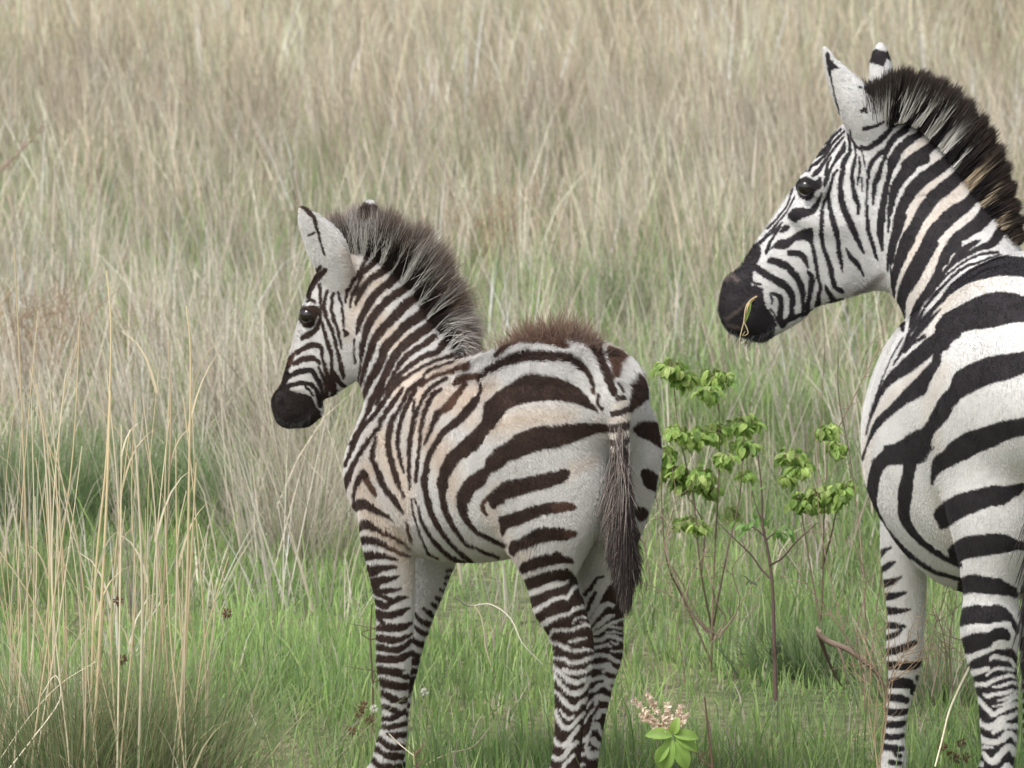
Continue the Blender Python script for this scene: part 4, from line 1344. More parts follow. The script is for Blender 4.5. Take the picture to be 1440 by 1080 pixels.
    S.add([(pin(at(1396, 1090, 12.18), .045), .030, .034), (pin(at(1395, 1100, 12.16), .0), .040, .046)], lf, .012, 2)
    S.add(chain([(1484, 430, 11.12, .040, .045), (1482, 520, 11.02, .026, .028), (1478, 600, 11.0, .022, .024), (1474, 700, 11.02, .016, .018)]), lf, .03, 7)
    V, F, lab = S.mesh(); del S
    V = relax(V, F, 4)
    V, F, lab = split_quads(V, F, lab)
    V = relax(V, F, 2)
    N = vnormals(V, F)
    V = V + N * ((.0035 * wave(V, 7, 62) + .0015 * wave(V, 22, 63)) * (V[:, 2] < 1.35))[:, None]
    V[:, 2] = np.maximum(V[:, 2], 0)
    N = vnormals(V, F)
    A = Coat((990, 40), (1640, 1290), ADULT_A)
    LFc = Coat((1200, 700), (1420, 1200), ADULT_LF)
    RHc = Coat((1360, 600), (1620, 1290), ADULT_RH)
    RFc = Coat((1320, 560), (1500, 1200), ADULT_RF)
    P0 = at(1430, 560, 11.53)
    C, D, facing = coat_colour(V, N, lab, [((0, 3, 5, 6), A), ((1,), LFc), ((2,), RFc), ((4,), RHc)], (P0, lf), (0, 4),
                               np.array([.017, .014, .016]), np.array([.10, .06, .045]), np.array([.55, .54, .525]), np.array([.51, .45, .385]))
    # the far buttock repeats the near one
    s = (V - P0) @ lf
    px, py = proj(V)
    m = (s < -0.0) & np.isin(lab, (0, 4)) & (facing >= 0.02) & (py < 860)
    if m.any():
        Vm = V[m] - 2 * s[m, None] * lf
        qx, qy = proj(Vm)
        d_, t_, _, _ = A.sample(qx + rng.normal(size=len(qx)) * .4, qy)
        C[m] = np.array([.55, .54, .525]) * (1 - d_[:, None]) + np.array([.017, .014, .016]) * d_[:, None]
    t7 = lab == 7
    k = (np.clip(np.sin(V[t7, 2] * 150 + wave(V[t7], 20, 5)) * 2.5 + .5, 0, 1))[:, None]
    C[t7] = np.array([.62, .58, .54]) * (1 - k) + np.array([.02, .016, .016]) * k
    C[V[:, 2] < .05] = (.02, .018, .018)
    mesh_obj('body', V, F, M_COAT, root, C)
    eyeball(at(1134, 263, 12.198), .0200, root)
    eyeball(at(1133, 262, 12.366), .0215, root)
    def flow(P):
        d = np.tile(np.array([.35, -.55, -.75]), (len(P), 1))
        ppx, ppy = proj(P)
        d[(ppx < 1255) & (ppy < 500)] = (.5, 0, -.1)
        d[ppy > 800] = (0.05, 0, -1)
        return d
    ppx, ppy = proj(V)
    w = np.where((facing > -.25) & (ppx < 1480), 1.0, .1)
    fur('coat_hair', V, F, C, N, 170000, .0065, .00030, flow, .35, root, w, 6)
    r = np.random.default_rng(22)
    crest = catmull(np.array([(1222, 178, 1212, 112), (1238, 160, 1236, 108), (1254, 152, 1262, 92), (1276, 150, 1300, 96), (1300, 158, 1332, 108), (1324, 176, 1358, 126),
                              (1345, 198, 1384, 154), (1362, 222, 1402, 180), (1377, 248, 1417, 210), (1389, 274, 1428, 244), (1399, 300, 1436, 280),
                              (1407, 326, 1443, 308), (1414, 350, 1446, 336)], float), 12)
    n = 26000
    i = r.random(n) * (len(crest) - 1); j = i.astype(int); fr = (i - j)[:, None]
    cr = crest[j] * (1 - fr) + crest[np.minimum(j + 1, len(crest) - 1)] * fr
    along = i / (len(crest) - 1)
    dirv = cr[:, 2:] - cr[:, :2]
    tang = np.stack([dirv[:, 1], -dirv[:, 0]], 1) / 50
    back = r.uniform(-.45, .15, n)[:, None]
    root2 = cr[:, :2] + dirv * back + tang * r.normal(size=(n, 1)) * 1.0
    clump = np.sin(along * 130 + 2 * np.sin(along * 37)) * 3.2
    Lr = (.35 + .65 * r.beta(3.2, 1.8, n)[:, None]) * (.98 + .10 * np.sin(along * 97 + 1)[:, None])
    tip2 = root2 + dirv * Lr * (1 - back) + tang * (.5 * clump[:, None] + r.normal(size=(n, 1)) * 3.6)
    lat = r.normal(size=n) * .014 - .012
    Y0 = 12.25 - .05 * along
    Dr, Tr, _, _ = A.sample(root2[:, 0] - dirv[:, 0] * .10, root2[:, 1] - dirv[:, 1] * .10)
    base = np.where(Dr[:, None] > .5, np.array([[.014, .011, .012]]), np.array([[.64, .62, .58]]))
    base = np.where((Dr[:, None] <= .5) & (along[:, None] > .62), np.array([[.46, .37, .26]]), base)
    P = np.zeros((n, 4, 3)); cc = np.zeros((n, 4, 3))
    tipc = np.array([.035, .025, .021]) * r.uniform(.6, 1.6, n)[:, None]
    for q, t in enumerate((0, .38, .72, 1)):
        xy = root2 + (tip2 - root2) * t
        Y = Y0 + lat * (1 + .9 * t)
        u = (xy[:, 0] - 720) / FPX; v = (540 - xy[:, 1]) / FPX; dy = CP + v * SP; dz = -SP + v * CP
        P[:, q] = np.stack([u * Y / dy, Y, CAMZ + dz * Y / dy], 1)
        k = float(np.clip((t - .42) / .32, 0, 1))
        cc[:, q] = base * (1 - k) + tipc * k
    strands('mane', P, np.array([.0007, .0007, .0005, .0001])[None, :], cc, M_HAIR, root)
    n = 90
    P = np.zeros((n, 3, 3)); a = r.uniform(0, 1, n)
    for k in range(n):
        p0 = at(1028 + a[k] * 62, 466 + 14 * math.sin(a[k] * 3.1) - 10 * a[k] + r.normal() * 3, 12.245)
        P[k] = [p0, p0 + np.array([-.004, -.006, -.008]) + r.normal(size=3) * .004, p0 + np.array([-.008, -.01, -.02]) + r.normal(size=3) * .007]
    strands('whiskers', P, np.array([.0004, .0003, .0001])[None, :], np.full((n, 3, 3), .04), M_HAIR, root)
    n = 3500
    t0 = r.random(n)
    P = np.zeros((n, 4, 3)); base = np.array([.02, .016, .016]) * r.uniform(.6, 1.8, n)[:, None]
    cx = 1474 + wave(r.normal(size=(n, 3)), 1, 1) * 3; cy = 640 + t0 * 120; tx = 1466 + r.normal(size=n) * 14; ty = np.minimum(cy + 90 + 190 * r.random(n), 990 - 30 * r.random(n))
    yb = r.normal(size=n) * .012
    for q, t in enumerate((0, .35, .7, 1)):
        X = cx + (tx - cx) * t; Yp = cy + (ty - cy) * t; Yd = 11.0 + yb * (1 + t)
        u = (X - 720) / FPX; v = (540 - Yp) / FPX; dy = CP + v * SP; dz = -SP + v * CP
        P[:, q] = np.stack([u * Yd / dy, Yd, CAMZ + dz * Yd / dy], 1)
    strands('tail_hair', P, np.array([.001, .001, .0008, .0002])[None, :], np.repeat(base[:, None], 4, 1), M_HAIR, root)
    return root

adult = build_adult()
# ------------------------------------------------------------------ single plants
M_TWIG = attr_material('twig', .85, .2)
M_LEAF = attr_material('leaf', .5, .35, .45)

def groundY(py):
    return CAMZ / math.tan(PITCH + math.atan((py - 540) / FPX))

def on_ground(px, Y):
    """point on the ground at depth Y below the sight line through column px"""
    X = (px - 720) / FPX * (Y * CP + CAMZ * SP)
    return np.array([X, Y, float(gz(np.array(X), np.array(Y)))])

def tube(P, r0, r1, col, col1=None, sides=5, steps=4):
    P = catmull(np.asarray(P, float), steps)
    n = len(P)
    T = np.gradient(P, axis=0); T /= np.linalg.norm(T, axis=1)[:, None] + 1e-12
    ref = np.array([.3, 1, .1]); A = np.cross(T, ref); A /= np.linalg.norm(A, axis=1)[:, None] + 1e-9
    B = np.cross(T, A)
    rr = np.linspace(r0, r1, n)
    a = np.linspace(0, 2 * np.pi, sides, endpoint=False)
    V = P[:, None] + (A[:, None] * np.cos(a)[None, :, None] + B[:, None] * np.sin(a)[None, :, None]) * rr[:, None, None]
    F = []
    for i in range(n - 1):
        for j in range(sides):
            k = (j + 1) % sides
            F.append((i * sides + j, i * sides + k, (i + 1) * sides + k, (i + 1) * sides + j))
    t = np.linspace(0, 1, n)[:, None, None]
    c0 = np.array(col)[None, None]; c1 = np.array(col1 if col1 is not None else col)[None, None]
    C = np.broadcast_to(c0 + (c1 - c0) * t, (n, sides, 3)).reshape(-1, 3)
    return V.reshape(-1, 3), np.array(F), C

def leaf(base, d, nrm, L, W, col, curl=.6, fold=.35):
    """a folded ovate leaf: d direction, nrm up side"""
    d = d / np.linalg.norm(d); s = np.cross(d, nrm); s /= np.linalg.norm(s) + 1e-9; u = np.cross(s, d)
    K = 6
    V, C = [], []
    p = np.array(base, float); dd = d.copy(); uu = u.copy()
    for k in range(K + 1):
        t = k / K
        w = W * .5 * (math.sin(math.pi * min(1, t * .93 + .05)) ** .8) * (1 - .25 * t)
        mid = np.array(col) * (.8 + .1 * t)
        for q in (-1, -.5, 0, .5, 1):
            V.append(p + s * w * q + uu * abs(q) * w * fold)
            C.append(mid if q == 0 else np.array(col) * (1.0 + .08 * (k % 2)))
        a = curl / K
        dd, uu = dd * math.cos(a) - uu * math.sin(a), uu * math.cos(a) + dd * math.sin(a)
        p = p + dd * L / K
    F = [(k * 5 + j, k * 5 + j + 1, (k + 1) * 5 + j + 1, (k + 1) * 5 + j) for k in range(K) for j in range(4)]
    return np.array(V), np.array(F), np.array(C)

def plant(name, loc, label, cat, group=None):
    return tag(empty(name, tuple(loc)), label, cat, group)

def part(name, pieces, mat, root):
    V, F, C = merge(pieces)
    return mesh_obj(name, V, F, mat, root, C)

pr = np.random.default_rng(77)
BROWN = (.17, .125, .09)
LG = [(.32, .48, .12), (.40, .54, .15), (.24, .38, .09), (.46, .57, .20)]

def leafy_bush(loc, Y, heads, stems, label, cat='bush', scale=1.0, per=15, group=None):
    """heads: (px, py, radius px); stems: lists of (px, py)"""
    root = plant('leafy_bush', loc, label, cat, group)
    tw, lv = [], []
    for st in stems:
        pts = [at(x, y, Y + pr.normal() * .02 + dy) for x, y, dy in [(a[0], a[1], (a[2] if len(a) > 2 else 0)) for a in st]]
        tw.append(tube(pts, .0030 * scale, .0012, np.array(BROWN) * pr.uniform(.7, 1.3)))
    for hx, hy, hr in heads:
        R_ = px2m(hr, Y)
        c = at(hx, hy, Y) + np.array([0, pr.normal() * .05, 0])
        for k in range(int(per * (hr / 20) ** 1.3)):
            v = pr.normal(size=3); v /= np.linalg.norm(v)
            v[2] = v[2] * .6 + .1
            b = c + v * R_ * pr.uniform(.3, 1.15)
            tw.append(tube([c - np.array([0, 0, R_ * .6]), c + v * R_ * .2, b], .0016, .0009, np.array(BROWN) * .9 + np.array([.03, .06, 0]), sides=4, steps=3))
            for e in range(2):
                out = v * np.array([1, 1, .2]) + pr.normal(size=3) * .45
                out[2] -= .7
                lv.append(leaf(b, out, np.array([0, -.15, 1]) + pr.normal(size=3) * .35, .029 * pr.uniform(.6, 1.3) * scale, .0185 * pr.uniform(.8, 1.2) * scale,
                               np.array(LG[pr.integers(4)]) * pr.uniform(.6, 1.15), pr.uniform(.6, 1.6), pr.uniform(.2, .6)))
    part('stem', tw, M_TWIG, root)
    part('leaves', lv, M_LEAF, root)
    return root

# bush behind the foal's tail
Yb = 13.7
leafy_bush(on_ground(1000, Yb), Yb, [(944, 518, 18), (962, 534, 14), (1008, 535, 18), (996, 548, 14), (952, 600, 16), (975, 612, 22), (1000, 608, 20), (1044, 604, 22), (1050, 628, 16),
            (935, 640, 16), (925, 670, 12), (965, 680, 20), (985, 664, 18), (1000, 690, 10), (958, 662, 14), (960, 735, 12), (985, 738, 10), (1030, 726, 9), (1020, 640, 12), (1048, 668, 8)],
           [[(1000, 950), (1002, 860), (1006, 760), (1010, 690), (1012, 600), (1008, 545)], [(1004, 900), (985, 800), (975, 700), (955, 610), (946, 525)],
            [(1003, 880), (1022, 780), (1040, 700), (1046, 610)], [(1000, 930), (960, 840), (938, 790), (930, 700), (930, 650)], [(986, 805), (990, 740), (962, 690)]],
           'leafy green bush with drooping bright leaves just behind the foal\'s tail', per=44)
leafy_bush(on_ground(1150, 14.0), 14.0, [(1112, 640, 16), (1125, 655, 14), (1166, 612, 16), (1178, 628, 12), (1150, 690, 20), (1128, 700, 16), (1175, 690, 18), (1160, 715, 14), (1190, 680, 10), (1106, 668, 10)],
           [[(1150, 930), (1156, 850), (1158, 770), (1160, 700), (1166, 620)], [(1154, 880), (1135, 770), (1118, 660)], [(1156, 800), (1172, 740), (1178, 690)]],
           'smaller leafy green bush between the foal and the adult zebra\'s chest', per=44)

def sapling():
    Y = 13.3
    root = plant('sapling', on_ground(1090, Y), 'thin dark upright sapling with a few small drooping leaves, below the two bushes', 'sapling')
    tw, lv = [], []
    D = (.085, .055, .05)
    def br(pts, r0, r1): tw.append(tube([at(x, y, Y + dy) for x, y, dy in pts], r0, r1, np.array(D) * pr.uniform(.8, 1.5)))
    br([(1091, 985, 0), (1090, 940, 0), (1088, 880, 0), (1086, 820, 0), (1079, 770, 0), (1072, 735, 0), (1071, 690, 0), (1066, 640, 0)], .006, .0018)
    br([(1085, 815, 0), (1070, 800, .03), (1056, 780, .05), (1030, 755, .06), (1010, 735, .08)], .003, .001)
    br([(1082, 795, 0), (1100, 785, -.03), (1120, 762, -.06), (1150, 735, -.07)], .003, .001)
    br([(1076, 755, 0), (1060, 742, .03), (1046, 738, .04)], .0025, .001)
    br([(1077, 760, 0), (1092, 748, .03), (1104, 752, .04)], .0025, .001)
    br([(1073, 735, 0), (1064, 715, 0), (1058, 690, 0)], .002, .0008)
    for x, y, k in [(1040, 735, 6), (1050, 742, 5), (1098, 750, 7), (1108, 748, 4), (1070, 728, 4), (1056, 818, 4), (1094, 906, 5), (1068, 690, 2)]:
        for _ in range(k):
            v = pr.normal(size=3); v[2] -= .8
            lv.append(leaf(at(x + pr.normal() * 4, y + pr.normal() * 3, Y + pr.normal() * .02), v, np.array([0, -.5, 1]) + pr.normal(size=3) * .3, .026, .014,
                           np.array((.17, .30, .08) if y < 800 else (.10, .12, .06)) * pr.uniform(.8, 1.2)))
    part('stem', tw, M_TWIG, root); part('leaves', lv, M_LEAF, root)
sapling()

def thicket(name, loc, Y, seeds, label, cat, col, n2=5, dz=.10, thick=.0021, droop=0.0):
    """seeds: poly-lines of (px, py); every main shoot carries finer side twigs"""
    root = plant(name, loc, label, cat)
    tw = []
    for st in seeds:
        yy = Y + pr.normal() * dz
        pts = np.array([at(x, y, yy + i * pr.normal() * .012) for i, (x, y) in enumerate(st)])
        c = np.array(col) * pr.uniform(.7, 1.35)
        tw.append(tube(pts, thick * pr.uniform(.8, 1.3), thick * .35, c))
        D = catmull(pts, 6)
        for k in range(n2):
            i = pr.integers(len(D) // 4, len(D) - 2)
            d = D[i + 1] - D[i]; d /= np.linalg.norm(d) + 1e-9
            side = np.cross(d, pr.normal(size=3)); side /= np.linalg.norm(side) + 1e-9
            L = pr.uniform(.03, .12)
            p1 = D[i] + (d * .6 + side * .8) * L * .5; p2 = p1 + (d * .8 + side * .3 + pr.normal(size=3) * .3) * L * .5 - np.array([0, 0, droop * L])
            tw.append(tube([D[i], p1, p2], thick * .45, thick * .18, c * pr.uniform(.8, 1.3), sides=4, steps=3))
    part('twigs', tw, M_TWIG, root)
    return root

thicket('twig_thicket', on_ground(985, 13.5), 13.5,
        [[(1000, 900), (990, 880), (960, 850), (930, 830), (890, 815), (870, 808)], [(1000, 890), (975, 865), (945, 800), (935, 760), (950, 700), (942, 640)],
         [(1010, 895), (985, 872), (960, 822), (938, 782), (940, 740), (925, 712), (918, 660)], [(1004, 898), (1020, 870), (1008, 850), (1000, 820), (990, 780), (975, 750)],
         [(995, 890), (965, 845), (978, 800), (1000, 765)], [(1000, 905), (1030, 870), (1060, 820), (1110, 770), (1140, 740)], [(965, 970), (955, 900), (943, 830), (941, 790)],
         [(1010, 900), (1040, 850), (1030, 800), (1055, 760), (1030, 700)]],
        'tangle of bare brown twigs low beside the foal\'s hind legs', 'dry shrub', (.22, .165, .125), 9)
thicket('twig_thicket', on_ground(1190, 13.1), 13.1,
        [[(1215, 1000), (1218, 900), (1214, 820), (1208, 740), (1195, 640), (1180, 560), (1178, 500)], [(1216, 980), (1190, 900), (1165, 800), (1150, 700), (1156, 560), (1160, 480)],
         [(1222, 960), (1232, 860), (1240, 800), (1236, 740)], [(1210, 930), (1180, 880), (1140, 830), (1100, 770)], [(1180, 600), (1200, 560), (1230, 500), (1245, 460)],
         [(1214, 960), (1205, 890), (1218, 820), (1200, 760)]],
        'tall thin reddish bare stems in front of the adult zebra\'s belly', 'dry shrub', (.24, .17, .13), 9)
thicket('twig_thicket', on_ground(1330, 12.9), 12.9,
        [[(1300, 960), (1310, 900), (1325, 850), (1340, 800)], [(1340, 980), (1335, 900), (1345, 840), (1338, 820)], [(1420, 920), (1370, 905), (1320, 890), (1290, 870)],
         [(1310, 980), (1320, 920), (1300, 880), (1330, 838)], [(1330, 960), (1328, 900), (1312, 850)], [(1360, 970), (1350, 920), (1322, 900)]],
        'brown dry weeds standing between the adult zebra\'s legs', 'dry shrub', (.25, .19, .14), 10)
thicket('weed', on_ground(1238, 11.9), 11.9,
        [[(1236, 1110), (1240, 1040), (1246, 980), (1250, 900), (1245, 850), (1238, 800)], [(1236, 1100), (1230, 1030), (1236, 960), (1240, 920), (1226, 880)],
         [(1240, 1060), (1255, 960), (1275, 925), (1292, 905), (1290, 880), (1305, 840)], [(1246, 980), (1262, 930), (1296, 900)], [(1250, 960), (1272, 945), (1288, 930), (1310, 925)],
         [(1236, 1080), (1222, 1000), (1224, 930), (1205, 880)], [(1244, 1010), (1240, 960), (1220, 930), (1195, 915)], [(1244, 1000), (1258, 940), (1300, 895)]],
        'spiky straw-brown weed growing in front of the adult zebra\'s foreleg', 'weed', (.36, .26, .17), 11, .02, .0014)
# fallen branch
def branch():
    Y = 13.2
    root = plant('fallen_branch', on_ground(1190, Y), 'broken grey-brown branch leaning with its snapped end up, beside the adult zebra\'s foreleg', 'branch')
    tw = [tube([at(1150, 890, Y), at(1165, 902, Y), at(1190, 912, Y - .02), (at(1215, 930, Y - .03)), at(1232, 945, Y - .03), at(1245, 970, Y - .03)], .0085, .005, (.20, .15, .115), (.15, .11, .09), 7),
          tube([at(1152, 893, Y), at(1162, 922, Y + .05), at(1172, 945, Y + .08), at(1184, 965, Y + .1)], .006, .002, (.13, .09, .075)),
          tube([at(1176, 905, Y), at(1186, 930, Y - .05), at(1190, 958, Y - .07)], .004, .0015, (.14, .10, .08)),
          tube([at(1153, 889, Y), at(1149, 884, Y), at(1152, 881, Y)], .007, .001, (.26, .20, .15))]
    part('branch', tw, M_TWIG, root)
branch()

# flowering plant at the bottom
def flower():
    Y = 11.6
    root = plant('flowering_plant', on_ground(940, Y), 'low plant with bright green leaves and pinkish seed spikes at the bottom edge', 'flowering plant')
    base = on_ground(942, Y)
    part('stem', [tube([base, at(941, 1080, Y), at(942, 1040, Y), at(945, 1030, Y)], .003, .002, (.3, .42, .15))], M_TWIG, root)
    lv = []
    for (x, y, dx, dz, L, W) in [(945, 1034, -1, .25, .060, .030), (948, 1033, 1, .1, .055, .030), (944, 1040, -.35, -1, .085, .045), (948, 1044, .6, -.9, .07, .04), (950, 1036, .9, -.35, .06, .03),
                                 (940, 1048, -.7, -.7, .05, .03), (946, 1032, .1, .5, .04, .026)]:
        lv.append(leaf(at(x, y, Y - .01), np.array([dx, -.35, dz]), np.array([0, -1, .6]), L, W, np.array((.30, .46, .11)) * pr.uniform(.8, 1.15), .9, .4))
    part('leaves', lv, M_LEAF, root)
    for x0, y0, x1, y1 in [(938, 1030, 892, 985), (940, 1026, 908, 972), (944, 1026, 938, 990), (948, 1026, 958, 992), (936, 1030, 900, 1006), (950, 1028, 966, 1005)]:
        bits = [tube([at(x0, y0, Y), at((x0 + x1) / 2 - 2, (y0 + y1) / 2, Y + .01), at(x1, y1, Y + .02)], .0012, .0006, (.42, .30, .22), sides=4)]
        for k in range(130):
            t = pr.random() ** .8
            c = at(x0 + (x1 - x0) * t + pr.normal() * 2.4 * (1.15 - t), y0 + (y1 - y0) * t + pr.normal() * 2.2 * (1.15 - t), Y + .02 * t + pr.normal() * .005)
            v = pr.normal(size=3)
            bits.append(leaf(c, v, pr.normal(size=3), .009, .006, np.array([(.82, .69, .55), (.66, .52, .41), (.90, .80, .68)][pr.integers(3)]) * pr.uniform(.8, 1.2)))
        part('seed_spike', bits, M_LEAF, root)
flower()

# bare shoot beside it and other small weeds
def shoot(pts, Y, label, name='bare_shoot', cat='shoot', col=(.17, .10, .075), r=.0035, side=3):
    root = plant(name, on_ground(pts[0][0], Y), label, cat)
    P = [on_ground(pts[0][0], Y)] + [at(x, y, Y) for x, y in pts]
    tw = [tube(P, r, r * .5, col)]
    for k in range(side):
        i = pr.integers(1, len(P) - 1) if len(P) > 2 else 1
        tw.append(tube([P[i], P[i] + np.array([pr.normal() * .02, 0, .02]), P[i] + np.array([pr.normal() * .05, 0, .04])], r * .5, r * .2, col, sides=4))
    part('stem', tw, M_TWIG, root)
shoot([(1002, 1080), (996, 1030), (991, 980)], 11.9, 'leafless reddish shoot standing right of the low flowering plant')
shoot([(585, 1080), (584, 1064), (592, 1050)], 11.9, 'short hooked brown shoot by the foal\'s front hooves', r=.0028)
shoot([(524, 960), (521, 900), (523, 850)], 12.95, 'dark brittle stalk just left of the foal\'s front leg', 'dead_stalk', 'stalk', (.12, .085, .06), .003, 4)

def lying_stem(pts, Y, label, col=(.52, .44, .32), r=.0022, name='loose_straw', g=None):
    root = plant(name, on_ground(pts[0][0], Y), label, 'straw', g)
    part('stem', [tube([at(x, y, Y + dy) for x, y, dy in pts], r, r * .6, col)], M_TWIG, root)
lying_stem([(665, 850, 0), (676, 866, 0), (681, 890, 0), (683, 910, 0), (690, 935, 0), (695, 950, 0)], 13.6, 'pale crooked dead stem in the grass below the foal\'s belly')
lying_stem([(640, 840, 0), (660, 852, .1), (690, 850, .1), (718, 870, .05), (735, 905, 0), (765, 936, 0)], 13.5, 'long pale curved dead stem in the grass in front of the foal\'s hind leg', (.50, .46, .38))
lying_stem([(600, 1075, .02), (630, 1060, .02), (665, 1050, .03), (690, 1022, .06)], 12.4, 'thin dead stem lying on the short grass below the foal\'s belly')
lying_stem([(547, 1032, 0), (560, 1045, 0), (582, 1063, -.02)], 11.95, 'short straw lying across the foal\'s front pastern', (.62, .54, .42), .0018)
lying_stem([(1365, 935, 0), (1350, 965, -.05), (1335, 1000, -.1), (1325, 1040, -.12), (1315, 1078, -.15)], 12.0, 'single slanting straw between the adult zebra\'s front and hind legs', (.72, .66, .48), .0032)

# grass stem in the adult's mouth
root = plant('grass_stalk', at(1050, 425, 12.19), 'pale grass stem hanging from the adult zebra\'s mouth', 'grass stem')
part('stem', [tube([at(1064, 417, 12.205), at(1056, 422, 12.18), at(1049, 432, 12.17), at(1046, 452, 12.165), at(1040, 478, 12.165), at(1040, 497, 12.165)], .0022, .0008, (.72, .60, .38)),
              tube([at(1060, 420, 12.2), at(1052, 430, 12.165), at(1050, 440, 12.16)], .0028, .001, (.68, .52, .30)),
              tube([at(1046, 452, 12.165), at(1052, 468, 12.165), at(1044, 472, 12.165), at(1048, 466, 12.16)], .0014, .0007, (.72, .60, .38)),
              leaf(at(1056, 424, 12.165), np.array([-.25, 0, -1]), np.array([.3, -1, 0]), .055, .009, (.30, .42, .12), .2)], M_LEAF, root)
for ch in root.children: ch.name = 'stem'

# tall straws in the left foreground, one object each
def straw(pts, Y, r, label, group='tall straws at the left edge'):
    """pts (px,py) from the ground up"""
    root = plant('straw_stalk', on_ground(pts[0][0], Y), label, 'straw', group)
    g0 = on_ground(pts[0][0], Y)
    P = [g0] + [at(x, y, Y + pr.normal() * .004) for x, y in pts]
    col = np.array([(.80, .69, .47), (.72, .60, .42), (.86, .78, .60)][pr.integers(3)]) * pr.uniform(.85, 1.1)
    part('stalk', [tube(P, r * 1.15, r * .5, col * .85, col, 6, 5)], M_STRAW, root)
    if pr.random() < .8:
        i = pr.integers(1, len(P)); b = P[i] * .7 + P[i - 1] * .3
        L = pr.uniform(.08, .22); s = pr.choice([-1, 1])
        bl = blades(b[None], np.array([L]), np.array([.006]), np.array([0 if s > 0 else 3.14]), np.array([.25]), np.array([pr.uniform(.5, 2)]), col[None] * .9, col[None], 5)
        mesh_obj('blade', bl[0], bl[1], M_STRAW, root, bl[2])
    return root
LBL = 'tall thin straw stalk in the dry clump at the lower left corner'
spec = [([(42, 1080), (38, 800), (30, 560), (20, 350)], .0030), ([(82, 1080), (72, 800), (60, 600), (42, 520)], .0030), ([(86, 1090), (80, 700), (70, 540)], .0022),
        ([(75, 900), (68, 640), (50, 540)], .0026), ([(130, 1100), (140, 900), (150, 700), (155, 550)], .0042), ([(128, 1000), (135, 800), (150, 640), (156, 470), (150, 380)], .0030),
        ([(165, 1080), (168, 860), (166, 700), (150, 520)], .0028), ([(195, 1080), (200, 850), (193, 660), (186, 600)], .0036), ([(215, 1060), (232, 800), (240, 600), (237, 480)], .0030),
        ([(250, 1080), (262, 860), (266, 660), (268, 500), (262, 430)], .0034), ([(255, 1050), (268, 800), (276, 650)], .0030), ([(238, 1000), (230, 860), (214, 680), (200, 600)], .0022),
        ([(290, 1080), (288, 900), (275, 720), (258, 560)], .0024), ([(45, 1080), (48, 760), (44, 560)], .0020), ([(100, 1070), (88, 820), (84, 600), (110, 480)], .0018),
        ([(120, 1080), (112, 860), (92, 700), (70, 600)], .0018), ([(170, 1070), (190, 850), (185, 700), (190, 560)], .0020), ([(205, 1040), (210, 830), (180, 640), (130, 560)], .0018),
        ([(60, 1080), (25, 960), (10, 860), (0, 780)], .0018), ([(20, 1080), (30, 900), (22, 760)], .0018), ([(225, 1090), (245, 930), (250, 760), (262, 690)], .0024),
        ([(140, 1090), (150, 960), (165, 820), (172, 640)], .0022), ([(0, 1080), (20, 940), (44, 800)], .0018), ([(260, 1090), (240, 900), (232, 700), (238, 560)], .0020)]
for k in range(46):
    x0 = pr.uniform(-5, 290); lean = pr.normal() * 45; top = pr.uniform(430, 800) if k % 3 else pr.uniform(650, 900)
    bx = pr.normal() * 14
    spec.append(([(x0, 1080), (x0 + lean * .3 + bx, 1080 - (1080 - top) * .4), (x0 + lean * .6 + bx, 1080 - (1080 - top) * .7), (x0 + lean + pr.normal() * 10, top)], pr.uniform(.0011, .0024)))
for k, (pts, r) in enumerate(spec):
    straw(pts, 11.35 + pr.uniform(0, .5), r, LBL)
# bent straws
lying_stem([(0, 1068, 0), (40, 1010, 0), (85, 962, 0), (136, 930, 0)], 11.4, 'slanting straw leaning right across the lower left corner', (.62, .55, .40), .0013)
lying_stem([(10, 1085, 0), (45, 1040, 0), (84, 985, 0), (78, 950, 0), (58, 978, 0)], 11.35, 'bleached folded grass blade in the lower left corner', (.66, .60, .46), .0018)

def tussock(px, Y, n, h, spread, pal, label, lean=.35, w=.004, wd=.3):
    c = on_ground(px, Y)
    root = plant('grass_tussock', c, label, 'tussock')
    a = pr.uniform(0, 6.28, n); rd = np.abs(pr.normal(0, spread, n))
    b = np.stack([c[0] + np.cos(a) * rd, c[1] + np.sin(a) * rd * .7], 1)
    col = pick(pal, n)
    bl = blades(np.column_stack([b, gz(b[:, 0], b[:, 1]) - .01]), h * pr.uniform(.4, 1.15, n), pr.uniform(w * .5, w, n), a + pr.normal(0, .6, n), np.abs(pr.normal(0, lean, n)) + rd * .8,
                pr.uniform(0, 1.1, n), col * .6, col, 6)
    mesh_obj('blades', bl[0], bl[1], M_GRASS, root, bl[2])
DG = [(.20, .29, .12), (.26, .36, .16), (.14, .21, .09), (.32, .40, .21)]
CG = DG + [(.50, .44, .28), (.30, .26, .15)]
MG = [(.21, .33, .13), (.28, .40, .17), (.16, .26, .10)]
tussock(100, 11.5, 1800, .46, .13, CG, 'dark green tussock at the foot of the tall straws in the bottom left corner')
tussock(215, 11.6, 1600, .46, .11, CG, 'dark green tussock right of the corner tussock, under the tall straws')
tussock(20, 11.7, 1300, .42, .12, MG + DRY[:2], 'mixed green and dry tussock cut by the left edge at the bottom')
tussock(120, 16.3, 1400, .34, .20, DG, 'broad bluish-green tussock behind the tall straws on the left')
tussock(10, 16.0, 1200, .34, .20, DG, 'bluish-green tussock at the left edge behind the straws')
tussock(260, 16.6, 1100, .30, .16, DG + MG, 'bluish-green tussock behind the rightmost tall straws')
tussock(345, 16.4, 900, .26, .16, MG + DRY[:1], 'low green tussock left of the foal\'s chest')
tussock(425, 15.6, 520, .42, .11, DRY + MG[:1], 'dry messy tussock beside the foal\'s chest', .3, .003)
tussock(450, 16.2, 500, .55, .12, DRY + [(.42, .33, .24)], 'tall dry brown tussock half hidden by the foal\'s chest', .25, .003)
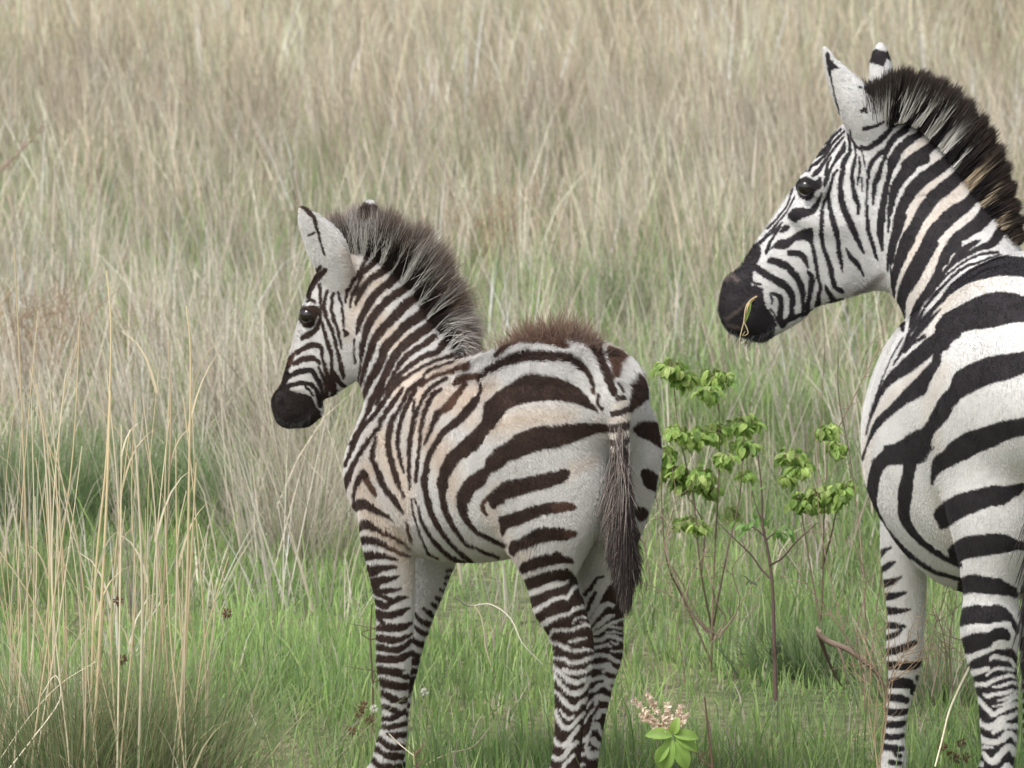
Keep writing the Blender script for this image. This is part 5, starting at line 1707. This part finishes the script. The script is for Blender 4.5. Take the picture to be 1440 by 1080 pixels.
tussock(1140, 13.8, 700, .16, .12, DG, 'dark low clump of leaves in the grass under the smaller bush', .6, .008)
tussock(1320, 13.4, 500, .30, .14, MG + DRY[:2], 'grassy tussock between the adult zebra\'s legs')
tussock(880, 22, 500, .40, .25, MG + DRY[:2], 'soft green tussock in the open grass above the foal\'s rump', .3, .006)
tussock(1010, 24, 500, .40, .3, MG + DRY[:2], 'blurred green tussock behind the adult zebra\'s muzzle', .3, .006)

# dark dry branch at the left edge
thicket('dead_shrub', on_ground(5, 24), 24, [[(-40, 330), (-20, 270), (5, 235), (30, 210), (50, 172)], [(-10, 250), (15, 225), (45, 195), (64, 170)], [(-30, 280), (0, 240), (20, 228)], [(-60, 300), (-30, 240), (0, 215)]],
        'dark bare branches reaching in at the upper left edge', 'dead shrub', (.26, .19, .15), 4, .1, .006)
for (px, py, L_, lab) in [(60, 470, 30, 'brown dry weedy clump at the left edge below the dark branches'), (190, 500, 26, 'brown dry weedy clump left of the foal\'s muzzle'), (700, 330, 26, 'brown dry weeds behind the foal\'s mane')]:
    Y = {60: 19.5, 190: 20.5, 700: 24}[px]
    thicket('dry_weeds', on_ground(px, Y), Y, [[(px + pr.normal() * L_ * 1.1, py + 90), (px + pr.normal() * L_ * 1.3, py + 20), (px + pr.normal() * L_ * 1.8, py - 60 + pr.normal() * 25)] for _ in range(34)],
            lab, 'dry weeds', (.30, .22, .15), 6, .25, .0036)

# seed heads in the turf
def seed_head(px, py, Y, kind, label, group):
    root = plant('seed_head', on_ground(px, Y), label, 'seed head', group)
    top = at(px, py, Y)
    part('stem', [tube([on_ground(px + 2, Y), (on_ground(px, Y) + top) / 2 + np.array([.004, 0, 0]), top], .0014, .001, (.25, .26, .12), sides=4)], M_TWIG, root)
    bits = []
    col = {'b': (.20, .11, .07), 'w': (.78, .76, .68)}[kind]
    for k in range(46):
        v = pr.normal(size=3); v /= np.linalg.norm(v)
        bits.append(leaf(top + v * .004, v, pr.normal(size=3), .010 if kind == 'b' else .007, .003, np.array(col) * pr.uniform(.7, 1.3)))
    part('head', bits, M_LEAF, root)
for (x, y) in [(511, 993), (520, 1012), (505, 1003), (495, 1028), (1325, 1050), (1338, 1062), (1352, 1045), (1345, 1068), (1358, 1065), (320, 862), (172, 928), (166, 845)]:
    seed_head(x, y, 12.3 if x > 400 else 11.6, 'b', 'small dark brown spiky seed head in the short grass', 'brown spiky seed heads')
seed_head(597, 973, 12.5, 'w', 'round white fluffy seed head right of the foal\'s front leg', None)
seed_head(526, 997, 12.4, 'w', 'small whitish seed head among the brown ones left of the foal\'s front leg', None)
